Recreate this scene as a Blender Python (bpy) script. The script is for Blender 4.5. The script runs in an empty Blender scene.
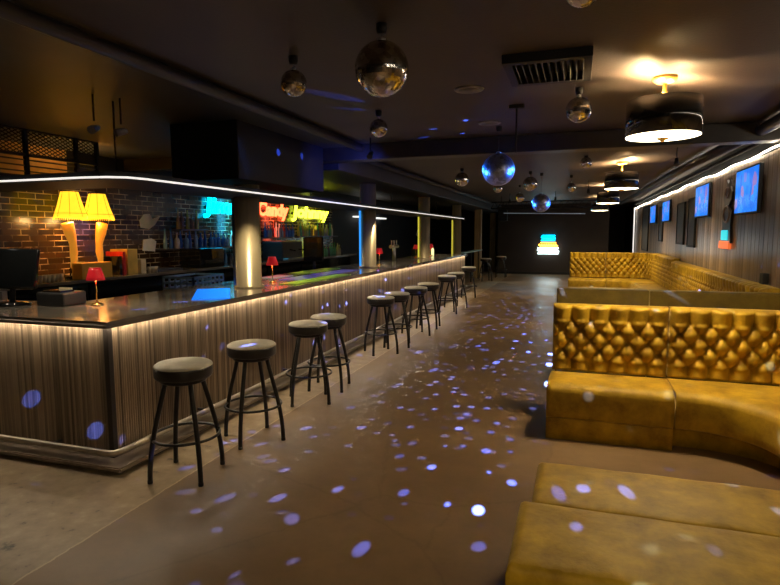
import bpy, bmesh, math, random
from mathutils import Vector, Matrix
random.seed(7)
PI = math.pi
C = bpy.context.scene.collection
scn = bpy.context.scene

# ------------------------------------------------------------------ materials
def newmat(name):
    m = bpy.data.materials.new(name); m.use_nodes = True
    nt = m.node_tree
    return m, nt, nt.nodes['Principled BSDF']

def setv(b, k, v):
    if k in b.inputs: b.inputs[k].default_value = v

def N(nt, t, **kw):
    n = nt.nodes.new(t)
    for k, v in kw.items():
        if k in n.inputs: n.inputs[k].default_value = v
        else: setattr(n, k, v)
    return n

def ramp(nt, stops, interp='LINEAR'):
    r = nt.nodes.new('ShaderNodeValToRGB'); r.color_ramp.interpolation = interp
    e = r.color_ramp.elements
    while len(e) < len(stops): e.new(0.5)
    for i, (p, c) in enumerate(stops):
        e[i].position = p; e[i].color = (*c, 1)
    return r

def mat(name, col, rough=.5, metal=0, var=.12, scale=8, bump=0, coat=0, stretch=(1, 1, 1), bscale=None):
    m, nt, b = newmat(name)
    L = nt.links
    tc = N(nt, 'ShaderNodeTexCoord'); mp = N(nt, 'ShaderNodeMapping'); mp.inputs['Scale'].default_value = stretch
    L.new(tc.outputs['Object'], mp.inputs['Vector'])
    no = N(nt, 'ShaderNodeTexNoise', Scale=scale, Detail=4.0)
    L.new(mp.outputs[0], no.inputs['Vector'])
    a = tuple(max(0, c * (1 - var)) for c in col); d = tuple(min(1, c * (1 + var)) for c in col)
    r = ramp(nt, [(.3, a), (.7, d)])
    L.new(no.outputs[0], r.inputs[0]); L.new(r.outputs[0], b.inputs['Base Color'])
    setv(b, 'Roughness', rough); setv(b, 'Metallic', metal); setv(b, 'Coat Weight', coat)
    if bump:
        n2 = N(nt, 'ShaderNodeTexNoise', Scale=bscale or scale * 4, Detail=3.0)
        L.new(mp.outputs[0], n2.inputs['Vector'])
        bp = N(nt, 'ShaderNodeBump', Strength=bump, Distance=.01)
        L.new(n2.outputs[0], bp.inputs['Height']); L.new(bp.outputs[0], b.inputs['Normal'])
    return m

def emis(name, col, s, base=None):
    m, nt, b = newmat(name)
    no = N(nt, 'ShaderNodeTexNoise', Scale=20.0)
    tc = N(nt, 'ShaderNodeTexCoord'); nt.links.new(tc.outputs['Object'], no.inputs['Vector'])
    r = ramp(nt, [(.2, tuple(c * .9 for c in col)), (.8, col)])
    nt.links.new(no.outputs[0], r.inputs[0]); nt.links.new(r.outputs[0], b.inputs['Emission Color'])
    setv(b, 'Base Color', (*(base or col), 1)); setv(b, 'Emission Strength', s); setv(b, 'Roughness', .4)
    return m

def velvet(name, col, dark):
    m, nt, b = newmat(name); L = nt.links
    tc = N(nt, 'ShaderNodeTexCoord')
    n1 = N(nt, 'ShaderNodeTexNoise', Scale=5.0, Detail=6.0, Roughness=.65)
    n2 = N(nt, 'ShaderNodeTexNoise', Scale=60.0, Detail=2.0)
    L.new(tc.outputs['Object'], n1.inputs['Vector']); L.new(tc.outputs['Object'], n2.inputs['Vector'])
    r = ramp(nt, [(.3, dark), (.72, col)]); L.new(n1.outputs[0], r.inputs[0]); L.new(r.outputs[0], b.inputs['Base Color'])
    setv(b, 'Roughness', .58); setv(b, 'Sheen Weight', .35); setv(b, 'Sheen Roughness', .35); setv(b, 'Sheen Tint', (1, .75, .3, 1))
    setv(b, 'Specular IOR Level', .25)
    bp = N(nt, 'ShaderNodeBump', Strength=.12, Distance=.005); L.new(n2.outputs[0], bp.inputs['Height'])
    bp2 = N(nt, 'ShaderNodeBump', Strength=.25, Distance=.02); L.new(n1.outputs[0], bp2.inputs['Height'])
    L.new(bp.outputs[0], bp2.inputs['Normal']); L.new(bp2.outputs[0], b.inputs['Normal'])
    return m

def planks(name, width, c0, c1, rough=.4, axis=1, grain=(30, 30, 1.5)):
    """vertical boards: one tone per board, grain running up"""
    m, nt, b = newmat(name); L = nt.links
    tc = N(nt, 'ShaderNodeTexCoord'); sx = N(nt, 'ShaderNodeSeparateXYZ'); L.new(tc.outputs['Object'], sx.inputs[0])
    ad = N(nt, 'ShaderNodeMath', operation='ADD'); L.new(sx.outputs[0], ad.inputs[0]); L.new(sx.outputs[1], ad.inputs[1])
    if axis == 1: src = sx.outputs[1]
    else: src = ad.outputs[0]
    dv = N(nt, 'ShaderNodeMath', operation='DIVIDE'); L.new(src, dv.inputs[0]); dv.inputs[1].default_value = width
    fl = N(nt, 'ShaderNodeMath', operation='FLOOR'); L.new(dv.outputs[0], fl.inputs[0])
    wn = N(nt, 'ShaderNodeTexWhiteNoise', noise_dimensions='1D'); L.new(fl.outputs[0], wn.inputs['W'])
    mp = N(nt, 'ShaderNodeMapping'); mp.inputs['Scale'].default_value = grain; L.new(tc.outputs['Object'], mp.inputs['Vector'])
    no = N(nt, 'ShaderNodeTexNoise', Scale=1.0, Detail=5.0); L.new(mp.outputs[0], no.inputs['Vector'])
    mx = N(nt, 'ShaderNodeMath', operation='MULTIPLY_ADD'); L.new(no.outputs[0], mx.inputs[0]); mx.inputs[1].default_value = .6
    ml = N(nt, 'ShaderNodeMath', operation='MULTIPLY'); L.new(wn.outputs[0], ml.inputs[0]); ml.inputs[1].default_value = .55
    L.new(ml.outputs[0], mx.inputs[2])
    r = ramp(nt, [(.2, c0), (.85, c1)]); L.new(mx.outputs[0], r.inputs[0]); L.new(r.outputs[0], b.inputs['Base Color'])
    setv(b, 'Roughness', rough)
    bp = N(nt, 'ShaderNodeBump', Strength=.2, Distance=.004); L.new(no.outputs[0], bp.inputs['Height']); L.new(bp.outputs[0], b.inputs['Normal'])
    return m

M = {}
M['velvet'] = velvet('gold_velvet', (.56, .355, .018), (.20, .11, .006))
M['wallwood'] = planks('wall_boards', .16, (.075, .052, .034), (.36, .26, .17), .3)
M['slat'] = planks('bar_slats', .022, (.085, .062, .04), (.36, .265, .175), .42, axis=0, grain=(60, 60, 2))
M['ceiling'] = mat('ceiling_paint', (.07, .054, .044), .55, var=.15, scale=1.2, bump=.15, bscale=40)
M['black'] = mat('black_paint', (.008, .008, .009), .6)
M['dark'] = mat('dark_grey', (.03, .03, .033), .5)
M['navy'] = mat('soffit_paint', (.03, .033, .042), .5, var=.2, scale=2)
M['pipe'] = mat('pipe_paint', (.035, .03, .027), .4)
M['gloss_black'] = mat('gloss_black', (.008, .009, .01), .08, coat=.5)
M['vinyl'] = mat('black_vinyl', (.02, .018, .016), .28, bump=.1, scale=30)
M['seattop'] = mat('sheen_top', (.68, .64, .54), .42, bump=.1, scale=12)  # pale colour stands for light sheen on the black vinyl
M['stool_metal'] = mat('stool_metal', (.015, .014, .013), .35, metal=.3)
M['brass'] = mat('brass', (.75, .48, .14), .25, metal=1)
M['gold'] = mat('gold_canopy', (.9, .5, .1), .35, metal=.6)
M['steel'] = mat('steel', (.5, .5, .5), .28, metal=1)
M['darksteel'] = mat('dark_steel', (.12, .12, .13), .35, metal=.8)
M['post'] = mat('post_finish', (.6, .5, .3), .3, metal=.45, var=.2, scale=5, stretch=(3, 3, .1))
M['postwood'] = mat('post_wood', (.36, .25, .12), .5, var=.3, scale=10, stretch=(3, 3, .2))
M['railwood'] = mat('rail_metal', (.42, .36, .28), .3, metal=.7, var=.2)
M['plinth'] = mat('plinth', (.16, .12, .085), .45, var=.3, scale=5)
M['red'] = emis('red_shade', (.6, .012, .02), .22)
M['led'] = emis('led_white', (1, .95, .88), .75)
M['ledwarm'] = emis('led_warm', (1, .86, .64), 36)
M['ledwall'] = emis('led_wall', (1, .86, .66), 20)
M['diffuser'] = emis('lamp_glass', (1, .86, .55), 7)
M['shade_y'] = emis('yellow_shade', (1, .56, .02), 1.25)
M['leg'] = emis('leg_skin', (.62, .24, .02), .5)
M['cyan'] = emis('neon_cyan', (.0, .62, 1), 5)
M['redneon'] = emis('neon_red', (1, .10, .03), 5)
M['yelneon'] = emis('neon_yellow', (.75, .9, .04), 4)
M['orneon'] = emis('neon_orange', (1, .42, .04), 5)
M['whneon'] = emis('neon_white', (.75, 1, 1), 6)
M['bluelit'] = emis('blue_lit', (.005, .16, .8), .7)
M['bluereflect'] = emis('blue_reflection', (.03, .3, .9), .9)
M['yellowreflect'] = emis('yellow_reflection', (.6, .55, .05), .7)
M['greenlit'] = mat('green_light_patch', (.25, .5, .05), .3)
M['violet'] = mat('violet_light_patch', (.12, .12, .6), .3)
M['cyanmat'] = mat('pale_mat', (.45, .75, .75), .3)
M['canvas'] = mat('brown_panel', (.02, .014, .01), .5)
M['yellowbox'] = mat('yellow_box', (.75, .52, .12), .5)
M['redbox'] = mat('red_box', (.6, .03, .03), .5)
M['creambox'] = mat('cream_box', (.8, .7, .5), .5)
M['mint'] = mat('mint_paper', (.9, 1, .95), .5)
M['teal'] = emis('teal_glow', (.02, .6, .75), .7)
M['orange'] = emis('orange_glow', (.85, .16, .04), .6)
M['cratemat'] = mat('crate', (.2, .38, .6), .35)  # blue light falling on the crate is put into its colour
M['farwall'] = mat('far_wall_paint', (.03, .02, .016), .5, var=.15, scale=2)
BC = [(.02, .12, .35), (.05, .25, .1), (.3, .18, .04), (.5, .45, .35), (.03, .03, .04), (.35, .05, .03), (.15, .3, .4), (.4, .42, .05)]
BM = [mat('bottle_glass_%s' % n, c, .12, coat=.5) for n, c in zip('abcdefgh', BC)]

def floor_mat():
    m, nt, b = newmat('polished_concrete'); L = nt.links
    tc = N(nt, 'ShaderNodeTexCoord')
    n1 = N(nt, 'ShaderNodeTexNoise', Scale=.9, Detail=8.0, Roughness=.6); L.new(tc.outputs['Object'], n1.inputs['Vector'])
    n2 = N(nt, 'ShaderNodeTexNoise', Scale=6.0, Detail=8.0, Roughness=.7); L.new(tc.outputs['Object'], n2.inputs['Vector'])
    br = ramp(nt, [(.3, (.135, .084, .042)), (.55, (.205, .13, .066)), (.75, (.27, .182, .10))]); L.new(n1.outputs[0], br.inputs[0])
    tn = ramp(nt, [(.30, (.06, .045, .03)), (.38, (.24, .175, .105)), (.58, (.31, .23, .14)), (.75, (.42, .33, .21))]); L.new(n2.outputs[0], tn.inputs[0])
    fine = N(nt, 'ShaderNodeMixRGB', blend_type='MULTIPLY'); fine.inputs[0].default_value = .35
    n4 = N(nt, 'ShaderNodeTexNoise', Scale=9.0, Detail=6.0, Roughness=.6); L.new(tc.outputs['Object'], n4.inputs['Vector']); L.new(n4.outputs[0], tn.inputs[0])
    f2 = ramp(nt, [(.3, (.55, .55, .55)), (.7, (1.15, 1.15, 1.15))]); L.new(n2.outputs[0], f2.inputs[0])
    L.new(br.outputs[0], fine.inputs[1]); L.new(f2.outputs[0], fine.inputs[2])
    sx = N(nt, 'ShaderNodeSeparateXYZ'); L.new(tc.outputs['Object'], sx.inputs[0])
    wob = N(nt, 'ShaderNodeMath', operation='MULTIPLY_ADD'); L.new(n2.outputs[0], wob.inputs[0]); wob.inputs[1].default_value = .05; L.new(sx.outputs[0], wob.inputs[2])
    lt = N(nt, 'ShaderNodeMath', operation='LESS_THAN'); L.new(wob.outputs[0], lt.inputs[0]); lt.inputs[1].default_value = -2.475
    mix = N(nt, 'ShaderNodeMixRGB'); L.new(lt.outputs[0], mix.inputs[0]); L.new(fine.outputs[0], mix.inputs[1]); L.new(tn.outputs[0], mix.inputs[2])
    # thin pale seam between the two pours
    ab = N(nt, 'ShaderNodeMath', operation='ADD'); L.new(wob.outputs[0], ab.inputs[0]); ab.inputs[1].default_value = 2.475
    a2 = N(nt, 'ShaderNodeMath', operation='ABSOLUTE'); L.new(ab.outputs[0], a2.inputs[0])
    l2 = N(nt, 'ShaderNodeMath', operation='LESS_THAN'); L.new(a2.outputs[0], l2.inputs[0]); l2.inputs[1].default_value = .006
    mix2 = N(nt, 'ShaderNodeMixRGB'); L.new(l2.outputs[0], mix2.inputs[0]); L.new(mix.outputs[0], mix2.inputs[1]); mix2.inputs[2].default_value = (.42, .31, .18, 1)
    # hairline cracks
    wv = N(nt, 'ShaderNodeTexVoronoi', feature='DISTANCE_TO_EDGE', Scale=.55)
    mpv = N(nt, 'ShaderNodeMixRGB'); mpv.inputs[0].default_value = .12; L.new(tc.outputs['Object'], mpv.inputs[1]); L.new(n2.outputs[1], mpv.inputs[2])
    L.new(mpv.outputs[0], wv.inputs['Vector'])
    cr = ramp(nt, [(0, (.45, .4, .38)), (.006, (1, 1, 1))]); L.new(wv.outputs['Distance'], cr.inputs[0])
    mix3 = N(nt, 'ShaderNodeMixRGB', blend_type='MULTIPLY'); mix3.inputs[0].default_value = .3
    L.new(mix2.outputs[0], mix3.inputs[1]); L.new(cr.outputs[0], mix3.inputs[2]); L.new(mix3.outputs[0], b.inputs['Base Color'])
    rr = ramp(nt, [(.3, (.30, .30, .30)), (.7, (.5, .5, .5))]); L.new(n1.outputs[0], rr.inputs[0]); L.new(rr.outputs[0], b.inputs['Roughness'])
    bp = N(nt, 'ShaderNodeBump', Strength=.12, Distance=.01); L.new(n2.outputs[0], bp.inputs['Height']); L.new(bp.outputs[0], b.inputs['Normal'])
    return m
M['floor'] = floor_mat()

def brick_mat():
    m, nt, b = newmat('glazed_brick'); L = nt.links
    tc = N(nt, 'ShaderNodeTexCoord'); sx = N(nt, 'ShaderNodeSeparateXYZ'); L.new(tc.outputs['Object'], sx.inputs[0])
    cb = N(nt, 'ShaderNodeCombineXYZ'); L.new(sx.outputs[1], cb.inputs[0]); L.new(sx.outputs[2], cb.inputs[1])
    bt = N(nt, 'ShaderNodeTexBrick', Scale=1.0); bt.inputs['Brick Width'].default_value = .23; bt.inputs['Row Height'].default_value = .075
    bt.inputs['Mortar Size'].default_value = .006; bt.inputs['Color1'].default_value = (.022, .013, .007, 1); bt.inputs['Color2'].default_value = (.07, .04, .018, 1)
    bt.inputs['Mortar'].default_value = (.55, .45, .26, 1)
    nz = N(nt, 'ShaderNodeTexNoise', Scale=3.5, Detail=4.0); L.new(tc.outputs['Object'], nz.inputs['Vector']); mr = ramp(nt, [(.42, (.06, .045, .025)), (.6, (.75, .6, .35))]); L.new(nz.outputs[0], mr.inputs[0]); L.new(mr.outputs[0], bt.inputs['Mortar'])  # patchy glints put into the mortar colour
    L.new(cb.outputs[0], bt.inputs['Vector']); L.new(bt.outputs[0], b.inputs['Base Color'])
    setv(b, 'Roughness', .22)
    bp = N(nt, 'ShaderNodeBump', Strength=.6, Distance=.006, invert=True); L.new(bt.outputs['Fac'], bp.inputs['Height']); L.new(bp.outputs[0], b.inputs['Normal'])
    return m
M['brick'] = brick_mat()

def top_mat():
    m, nt, b = newmat('bar_top'); L = nt.links
    tc = N(nt, 'ShaderNodeTexCoord'); no = N(nt, 'ShaderNodeTexNoise', Scale=2.5, Detail=5.0); L.new(tc.outputs['Object'], no.inputs['Vector'])
    r = ramp(nt, [(.3, (.13, .115, .1)), (.7, (.22, .195, .17))]); L.new(no.outputs[0], r.inputs[0]); L.new(r.outputs[0], b.inputs['Base Color'])
    rr = ramp(nt, [(.3, (.10, .10, .10)), (.7, (.22, .22, .22))]); L.new(no.outputs[0], rr.inputs[0]); L.new(rr.outputs[0], b.inputs['Roughness'])
    setv(b, 'Coat Weight', .4); setv(b, 'Coat Roughness', .06)
    return m
M['top'] = top_mat()

def screen_mat():
    m, nt, b = newmat('blue_screen'); L = nt.links
    tc = N(nt, 'ShaderNodeTexCoord')
    vo = N(nt, 'ShaderNodeTexVoronoi', Scale=9.0); L.new(tc.outputs['Object'], vo.inputs['Vector'])
    r = ramp(nt, [(0, (.005, .12, .65)), (.5, (.01, .18, .8)), (.85, (.02, .24, .85)), (.97, (.25, .12, .35)), (1, (.3, .4, .75))])
    sp = N(nt, 'ShaderNodeSeparateXYZ'); L.new(vo.outputs['Color'], sp.inputs[0]); L.new(sp.outputs[0], r.inputs[0])
    L.new(r.outputs[0], b.inputs['Emission Color']); setv(b, 'Emission Strength', .95); setv(b, 'Base Color', (.01, .03, .1, 1)); setv(b, 'Roughness', .2)
    return m
M['screen'] = screen_mat()

def tile_mat(name, col, rough, emi=None):
    m, nt, b = newmat(name); L = nt.links
    geo = N(nt, 'ShaderNodeTexCoord')
    wn = N(nt, 'ShaderNodeTexVoronoi', Scale=30.0); L.new(geo.outputs['Object'], wn.inputs['Vector'])
    sp = N(nt, 'ShaderNodeSeparateXYZ'); L.new(wn.outputs['Color'], sp.inputs[0])
    r = ramp(nt, [(0, tuple(c * .45 for c in col)), (1, col)]); L.new(sp.outputs[0], r.inputs[0]); L.new(r.outputs[0], b.inputs['Base Color'])
    setv(b, 'Metallic', 1); setv(b, 'Roughness', rough)
    return m
M['mirror'] = tile_mat('mirror_tiles', (.85, .82, .78), .1)
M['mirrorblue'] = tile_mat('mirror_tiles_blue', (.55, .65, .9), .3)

def mesh_metal():
    """expanded metal: real holes by alpha"""
    m, nt, b = newmat('expanded_metal'); L = nt.links
    tc = N(nt, 'ShaderNodeTexCoord'); sx = N(nt, 'ShaderNodeSeparateXYZ'); L.new(tc.outputs['Object'], sx.inputs[0])
    outs = []
    for s in (1, -1):
        a = N(nt, 'ShaderNodeMath', operation='MULTIPLY'); L.new(sx.outputs[1], a.inputs[0]); a.inputs[1].default_value = 14.0
        c = N(nt, 'ShaderNodeMath', operation='MULTIPLY_ADD'); L.new(sx.outputs[2], c.inputs[0]); c.inputs[1].default_value = 26.0 * s; L.new(a.outputs[0], c.inputs[2])
        f = N(nt, 'ShaderNodeMath', operation='FRACT'); L.new(c.outputs[0], f.inputs[0])
        l = N(nt, 'ShaderNodeMath', operation='LESS_THAN'); L.new(f.outputs[0], l.inputs[0]); l.inputs[1].default_value = .3
        outs.append(l)
    mx = N(nt, 'ShaderNodeMath', operation='MAXIMUM'); L.new(outs[0].outputs[0], mx.inputs[0]); L.new(outs[1].outputs[0], mx.inputs[1])
    L.new(mx.outputs[0], b.inputs['Alpha']); setv(b, 'Base Color', (.02, .02, .02, 1)); setv(b, 'Metallic', .6); setv(b, 'Roughness', .4)
    return m
M['mesh'] = mesh_metal()

# ------------------------------------------------------------------ mesh builder
class MB:
    def __init__(s): s.bm = bmesh.new()
    def box(s, x0, x1, y0, y1, z0, z1, bev=0, seg=2):
        t = bmesh.new()
        bmesh.ops.create_cube(t, size=1)
        for v in t.verts:
            v.co = Vector((x0 + (v.co.x + .5) * (x1 - x0), y0 + (v.co.y + .5) * (y1 - y0), z0 + (v.co.z + .5) * (z1 - z0)))
        if bev: bmesh.ops.bevel(t, geom=list(t.edges), offset=bev, segments=seg, affect='EDGES', profile=.5)
        s.merge(t); return s
    def merge(s, t, mtx=None):
        if mtx: bmesh.ops.transform(t, matrix=mtx, verts=t.verts)
        mp = {v: s.bm.verts.new(v.co) for v in t.verts}
        for f in t.faces:
            try:
                nf = s.bm.faces.new([mp[v] for v in f.verts]); nf.smooth = f.smooth
            except ValueError: pass
        t.free()
    def lathe(s, prof, c=(0, 0, 0), n=32, axis='Z'):
        rings = []
        for r, z in prof:
            ring = []
            for i in range(n):
                a = 2 * PI * i / n
                p = (r * math.cos(a), r * math.sin(a), z)
                if axis == 'X': p = (p[2], p[0], p[1])
                if axis == 'Y': p = (p[0], p[2], p[1])
                ring.append(s.bm.verts.new(Vector(p) + Vector(c)))
            rings.append(ring)
        for a, b in zip(rings, rings[1:]):
            for i in range(n):
                f = s.bm.faces.new((a[i], a[(i + 1) % n], b[(i + 1) % n], b[i])); f.smooth = True
        if prof[0][0] > 1e-5: s.bm.faces.new(list(reversed(rings[0])))
        if prof[-1][0] > 1e-5: s.bm.faces.new(rings[-1])
        return s
    def tube(s, pts, r, n=10, closed=False):
        pts = [Vector(p) for p in pts]; rs = r if isinstance(r, (list, tuple)) else [r] * len(pts)
        rings = []; K = len(pts); prev = None
        for i, p in enumerate(pts):
            if closed: d = pts[(i + 1) % K] - pts[i - 1]
            else: d = pts[min(i + 1, K - 1)] - pts[max(i - 1, 0)]
            d.normalize()
            up = Vector((0, 0, 1)) if abs(d.z) < .95 else Vector((1, 0, 0))
            a = d.cross(up).normalized(); b = d.cross(a).normalized()
            if prev is not None and a.dot(prev) < 0 and not closed: a = -a; b = -b
            prev = a
            rings.append([s.bm.verts.new(p + (a * math.cos(2 * PI * k / n) + b * math.sin(2 * PI * k / n)) * rs[i]) for k in range(n)])
        R = range(K if closed else K - 1)
        for i in R:
            A, B = rings[i], rings[(i + 1) % K]
            for k in range(n):
                f = s.bm.faces.new((A[k], A[(k + 1) % n], B[(k + 1) % n], B[k])); f.smooth = True
        if not closed:
            s.bm.faces.new(list(reversed(rings[0]))); s.bm.faces.new(rings[-1])
        return s
    def sphere(s, c, r, u=32, v=20, smooth=True, sc=(1, 1, 1)):
        t = bmesh.new(); bmesh.ops.create_uvsphere(t, u_segments=u, v_segments=v, radius=r)
        for f in t.faces: f.smooth = smooth
        s.merge(t, Matrix.Translation(c) @ Matrix.Diagonal((*sc, 1))); return s
    def prism(s, pts, d0, d1, axis='X'):
        """outline pts (a,b) extruded from d0 to d1 along axis"""
        def P(a, b, d): return {'X': (d, a, b), 'Y': (a, d, b), 'Z': (a, b, d)}[axis]
        A = [s.bm.verts.new(P(a, b, d0)) for a, b in pts]; B = [s.bm.verts.new(P(a, b, d1)) for a, b in pts]
        s.bm.faces.new(A); s.bm.faces.new(list(reversed(B))); n = len(pts)
        for i in range(n): s.bm.faces.new((A[i], B[i], B[(i + 1) % n], A[(i + 1) % n]))
        return s
    def grid(s, rows, smooth=True, closed_v=False):
        V = [[s.bm.verts.new(p) for p in r] for r in rows]
        for a, b in zip(V, V[1:]):
            m = len(a)
            for i in range(m if closed_v else m - 1):
                f = s.bm.faces.new((a[i], b[i], b[(i + 1) % m], a[(i + 1) % m])); f.smooth = smooth
        return V
    def build(s, name, m, parent=None, world=True):
        bmesh.ops.recalc_face_normals(s.bm, faces=s.bm.faces)
        if parent is not None and world:
            off = Vector(parent.location)
            q = parent.parent
            while q is not None: off += Vector(q.location); q = q.parent
            bmesh.ops.translate(s.bm, vec=-off, verts=s.bm.verts)
        me = bpy.data.meshes.new(name); s.bm.to_mesh(me); s.bm.free()
        me.materials.append(m)
        o = bpy.data.objects.new(name, me); C.objects.link(o)
        if parent is not None: o.parent = parent
        return o

def thing(name, label, cat, loc=(0, 0, 0), group=None):
    o = bpy.data.objects.new(name, None); C.objects.link(o); o.location = loc; o.empty_display_size = .1
    o['label'] = label; o['category'] = cat
    if group: o['group'] = group
    return o
def tag(o, label, cat, group=None):
    o['label'] = label; o['category'] = cat
    if group: o['group'] = group
    return o
def struct(o): o['kind'] = 'structure'; return o
def copy_tree(o, parent=None):
    c = o.copy(); C.objects.link(c)
    if parent is not None: c.parent = parent
    for ch in list(o.children): copy_tree(ch, c)
    return c

# ------------------------------------------------------------------ the room
CEIL = 2.8
struct(MB().box(-9, 3, -3, 28, -.1, 0).build('floor', M['floor']))
struct(MB().box(-9, 3, -3, 28, CEIL, CEIL + .1).build('ceiling', M['ceiling']))
struct(MB().box(-6.5, -2.75, -3, 6.9, CEIL - .03, CEIL).build('ceiling_bar_shade', M['navy']))  # added dark sheet, shade over the bar put into its colour
# right wall: boards with narrow joints up to the light ledge, black wall above
w = MB(); y = -3.0
while y < 22.45:
    w.box(2.0, 2.03, y + .003, y + .157, 0, 2.53, .002, 1); y += .16
w.box(2.03, 2.15, -3, 22.5, 0, 2.53)
struct(w.build('wall_right', M['wallwood']))
struct(MB().box(2.06, 2.2, -3, 28, 2.53, CEIL).build('trim_1', M['black']))
struct(MB().box(2.02, 2.2, 22.55, 28, 0, CEIL).build('wall_right_far', M['black']))
struct(MB().box(-3.1, 1.15, 23.4, 23.55, 0, CEIL).build('wall_far', M['farwall']))
struct(MB().box(-9, 3, 27.5, 27.65, 0, CEIL).build('wall_back', M['black']))
struct(MB().box(-6.65, -6.5, -3, 14.5, 0, 2.32).build('wall_left', M['brick']))
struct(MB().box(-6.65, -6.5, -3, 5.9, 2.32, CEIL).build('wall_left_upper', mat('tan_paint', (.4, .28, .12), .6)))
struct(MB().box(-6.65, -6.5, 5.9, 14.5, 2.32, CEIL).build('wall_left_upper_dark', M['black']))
struct(MB().box(-6.65, -6.5, 14.5, 27.5, 0, CEIL).build('wall_left_far', M['black']))
struct(MB().box(-9, 3, -3.1, -3.0, 0, CEIL).build('wall_behind', M['dark']))
struct(MB().box(-2.95, 1.0, 23.36, 23.4, 0, .1).build('baseboard_far', M['black']))

# ceiling beam and soffit
struct(MB().box(-6.5, 2.05, 6.9, 7.15, 2.6, CEIL, .01).build('ceiling_beam', M['pipe']))
struct(MB().box(-4.0, -3.12, 7.2, 26, 2.52, CEIL, .01).build('ceiling_soffit', M['navy']))
struct(MB().box(-4.0, -3.2, 4.9, 6.88, 2.2, CEIL, .01).build('added_dark_block_near', M['black']))  # added black block, darkness above the canopy put into its colour

# LED strip along the right wall (slightly wavy tape) and down its end
led = MB()
pts = [(1.98, y0 * .25 - 2, 2.54 + .012 * math.sin(y0 * .9) + .008 * math.sin(y0 * .37)) for y0 in range(0, 99)]
led.tube(pts, .008, 6)
t = thing('light_strip', 'white light strip running along the top of the board wall', 'light', (1.975, 10, 2.54))
led.build('tape', M['ledwall'], t)
MB().tube([(1.955, 22.5, 0.9), (1.955, 22.5, 1.8), (1.955, 22.5, 2.54)], .022, 6).build('end_tape', M['led'], t)

# ------------------------------------------------------------------ the bar
XB, YB = -3.11, 3.07
bar = thing('bar_counter', 'long dark bar counter with ribbed wood front and glossy top', 'bar', (XB, YB, 0))
def ribs(a0, a1, fixed, along, z0, z1, pitch=.022, depth=.011):
    """half-round vertical ribs from a0 to a1"""
    b = MB(); n = int(abs(a1 - a0) / pitch); sg = 1 if a1 > a0 else -1
    prof = []
    for i in range(n):
        base = a0 + sg * i * pitch
        for f, d in ((0, 0), (.12, .6), (.35, 1), (.65, 1), (.88, .6)):
            prof.append((base + sg * f * pitch, depth * d))
    prof.append((a1, 0))
    rows = []
    for z in (z0, z1):
        if along == 'y': rows.append([(fixed + d, a, z) for a, d in prof])
        else: rows.append([(a, fixed - d, z) for a, d in prof])
    b.grid(rows, smooth=False)
    return b
f = ribs(YB, 16.3, XB, 'y', .06, 1.03)
f.box(XB - .05, XB, YB, 16.3, .06, 1.03)
f.build('front_panel', M['slat'], bar)
f = ribs(-8.9, XB, YB, 'x', .06, 1.03); f.box(-8.9, XB - .001, YB, YB + .05, .06, 1.03)
f.build('end_panel', M['slat'], bar)
MB().box(XB - .03, XB + .012, YB - .012, YB + .03, .06, 1.03, .004).build('corner_trim', M['canvas'], bar)
f = MB()
f.prism([(-8.9, 3.0), (-3.04, 3.0), (-3.04, 16.36), (-4.2, 16.36), (-4.2, 3.8), (-8.9, 3.8)], 1.03, 1.055, 'Z')
bmesh.ops.bevel(f.bm, geom=list(f.bm.edges), offset=.006, segments=2, affect='EDGES')
f.build('countertop', M['top'], bar)
MB().box(-4.15, -4.1, 3.85, 16.3, 0, 1.03).build('inner_panel', M['black'], bar)
MB().box(-4.1, XB - .06, 16.22, 16.3, 0, 1.03).build('end_panel', M['plinth'], bar)
f = MB(); f.box(-3.045, -3.037, 2.995, 16.35, 1.008, 1.031); f.box(-8.9, -3.045, 2.995, 3.003, 1.008, 1.031)
f.build('lip', M['top'], bar)
f = MB(); f.box(-3.075, -3.061, 3.03, 16.3, 1.018, 1.029); f.box(-8.9, -3.075, 3.02, 3.034, 1.018, 1.029)
f.build('light_strip', M['ledwarm'], bar)['label'] = 'warm glowing strip under the counter lip'
f = MB(); f.tube([(-8.9, 2.97, .135), (-3.07, 2.97, .135), (-3.02, 2.98, .135), (-3.0, 3.03, .135), (-3.0, 16.25, .135)], .023, 10)
f.build('foot_rail', M['railwood'], bar)
for k in range(9): MB().box(-3.13, -2.99, 4.0 + k * 1.5, 4.02 + k * 1.5, .125, .145).build('rail_bracket', M['darksteel'], bar)
for k in range(4): MB().box(-3.6 - k * 1.3, -3.58 - k * 1.3, 2.97, 3.07, .125, .145).build('rail_bracket', M['darksteel'], bar)
f = MB(); f.prism([(-8.9, 2.915), (-2.91, 2.915), (-2.91, 16.36), (-3.3, 16.36), (-3.3, 3.2), (-8.9, 3.2)], .03, .062, 'Z')
bmesh.ops.bevel(f.bm, geom=list(f.bm.edges), offset=.008, segments=2, affect='EDGES')
f.build('step', M['plinth'], bar)
f = MB(); f.prism([(-8.9, 2.97), (-2.96, 2.97), (-2.96, 16.3), (-3.3, 16.3), (-3.3, 3.2), (-8.9, 3.2)], 0, .03, 'Z')
f.build('toe_kick', M['black'], bar)

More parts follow.
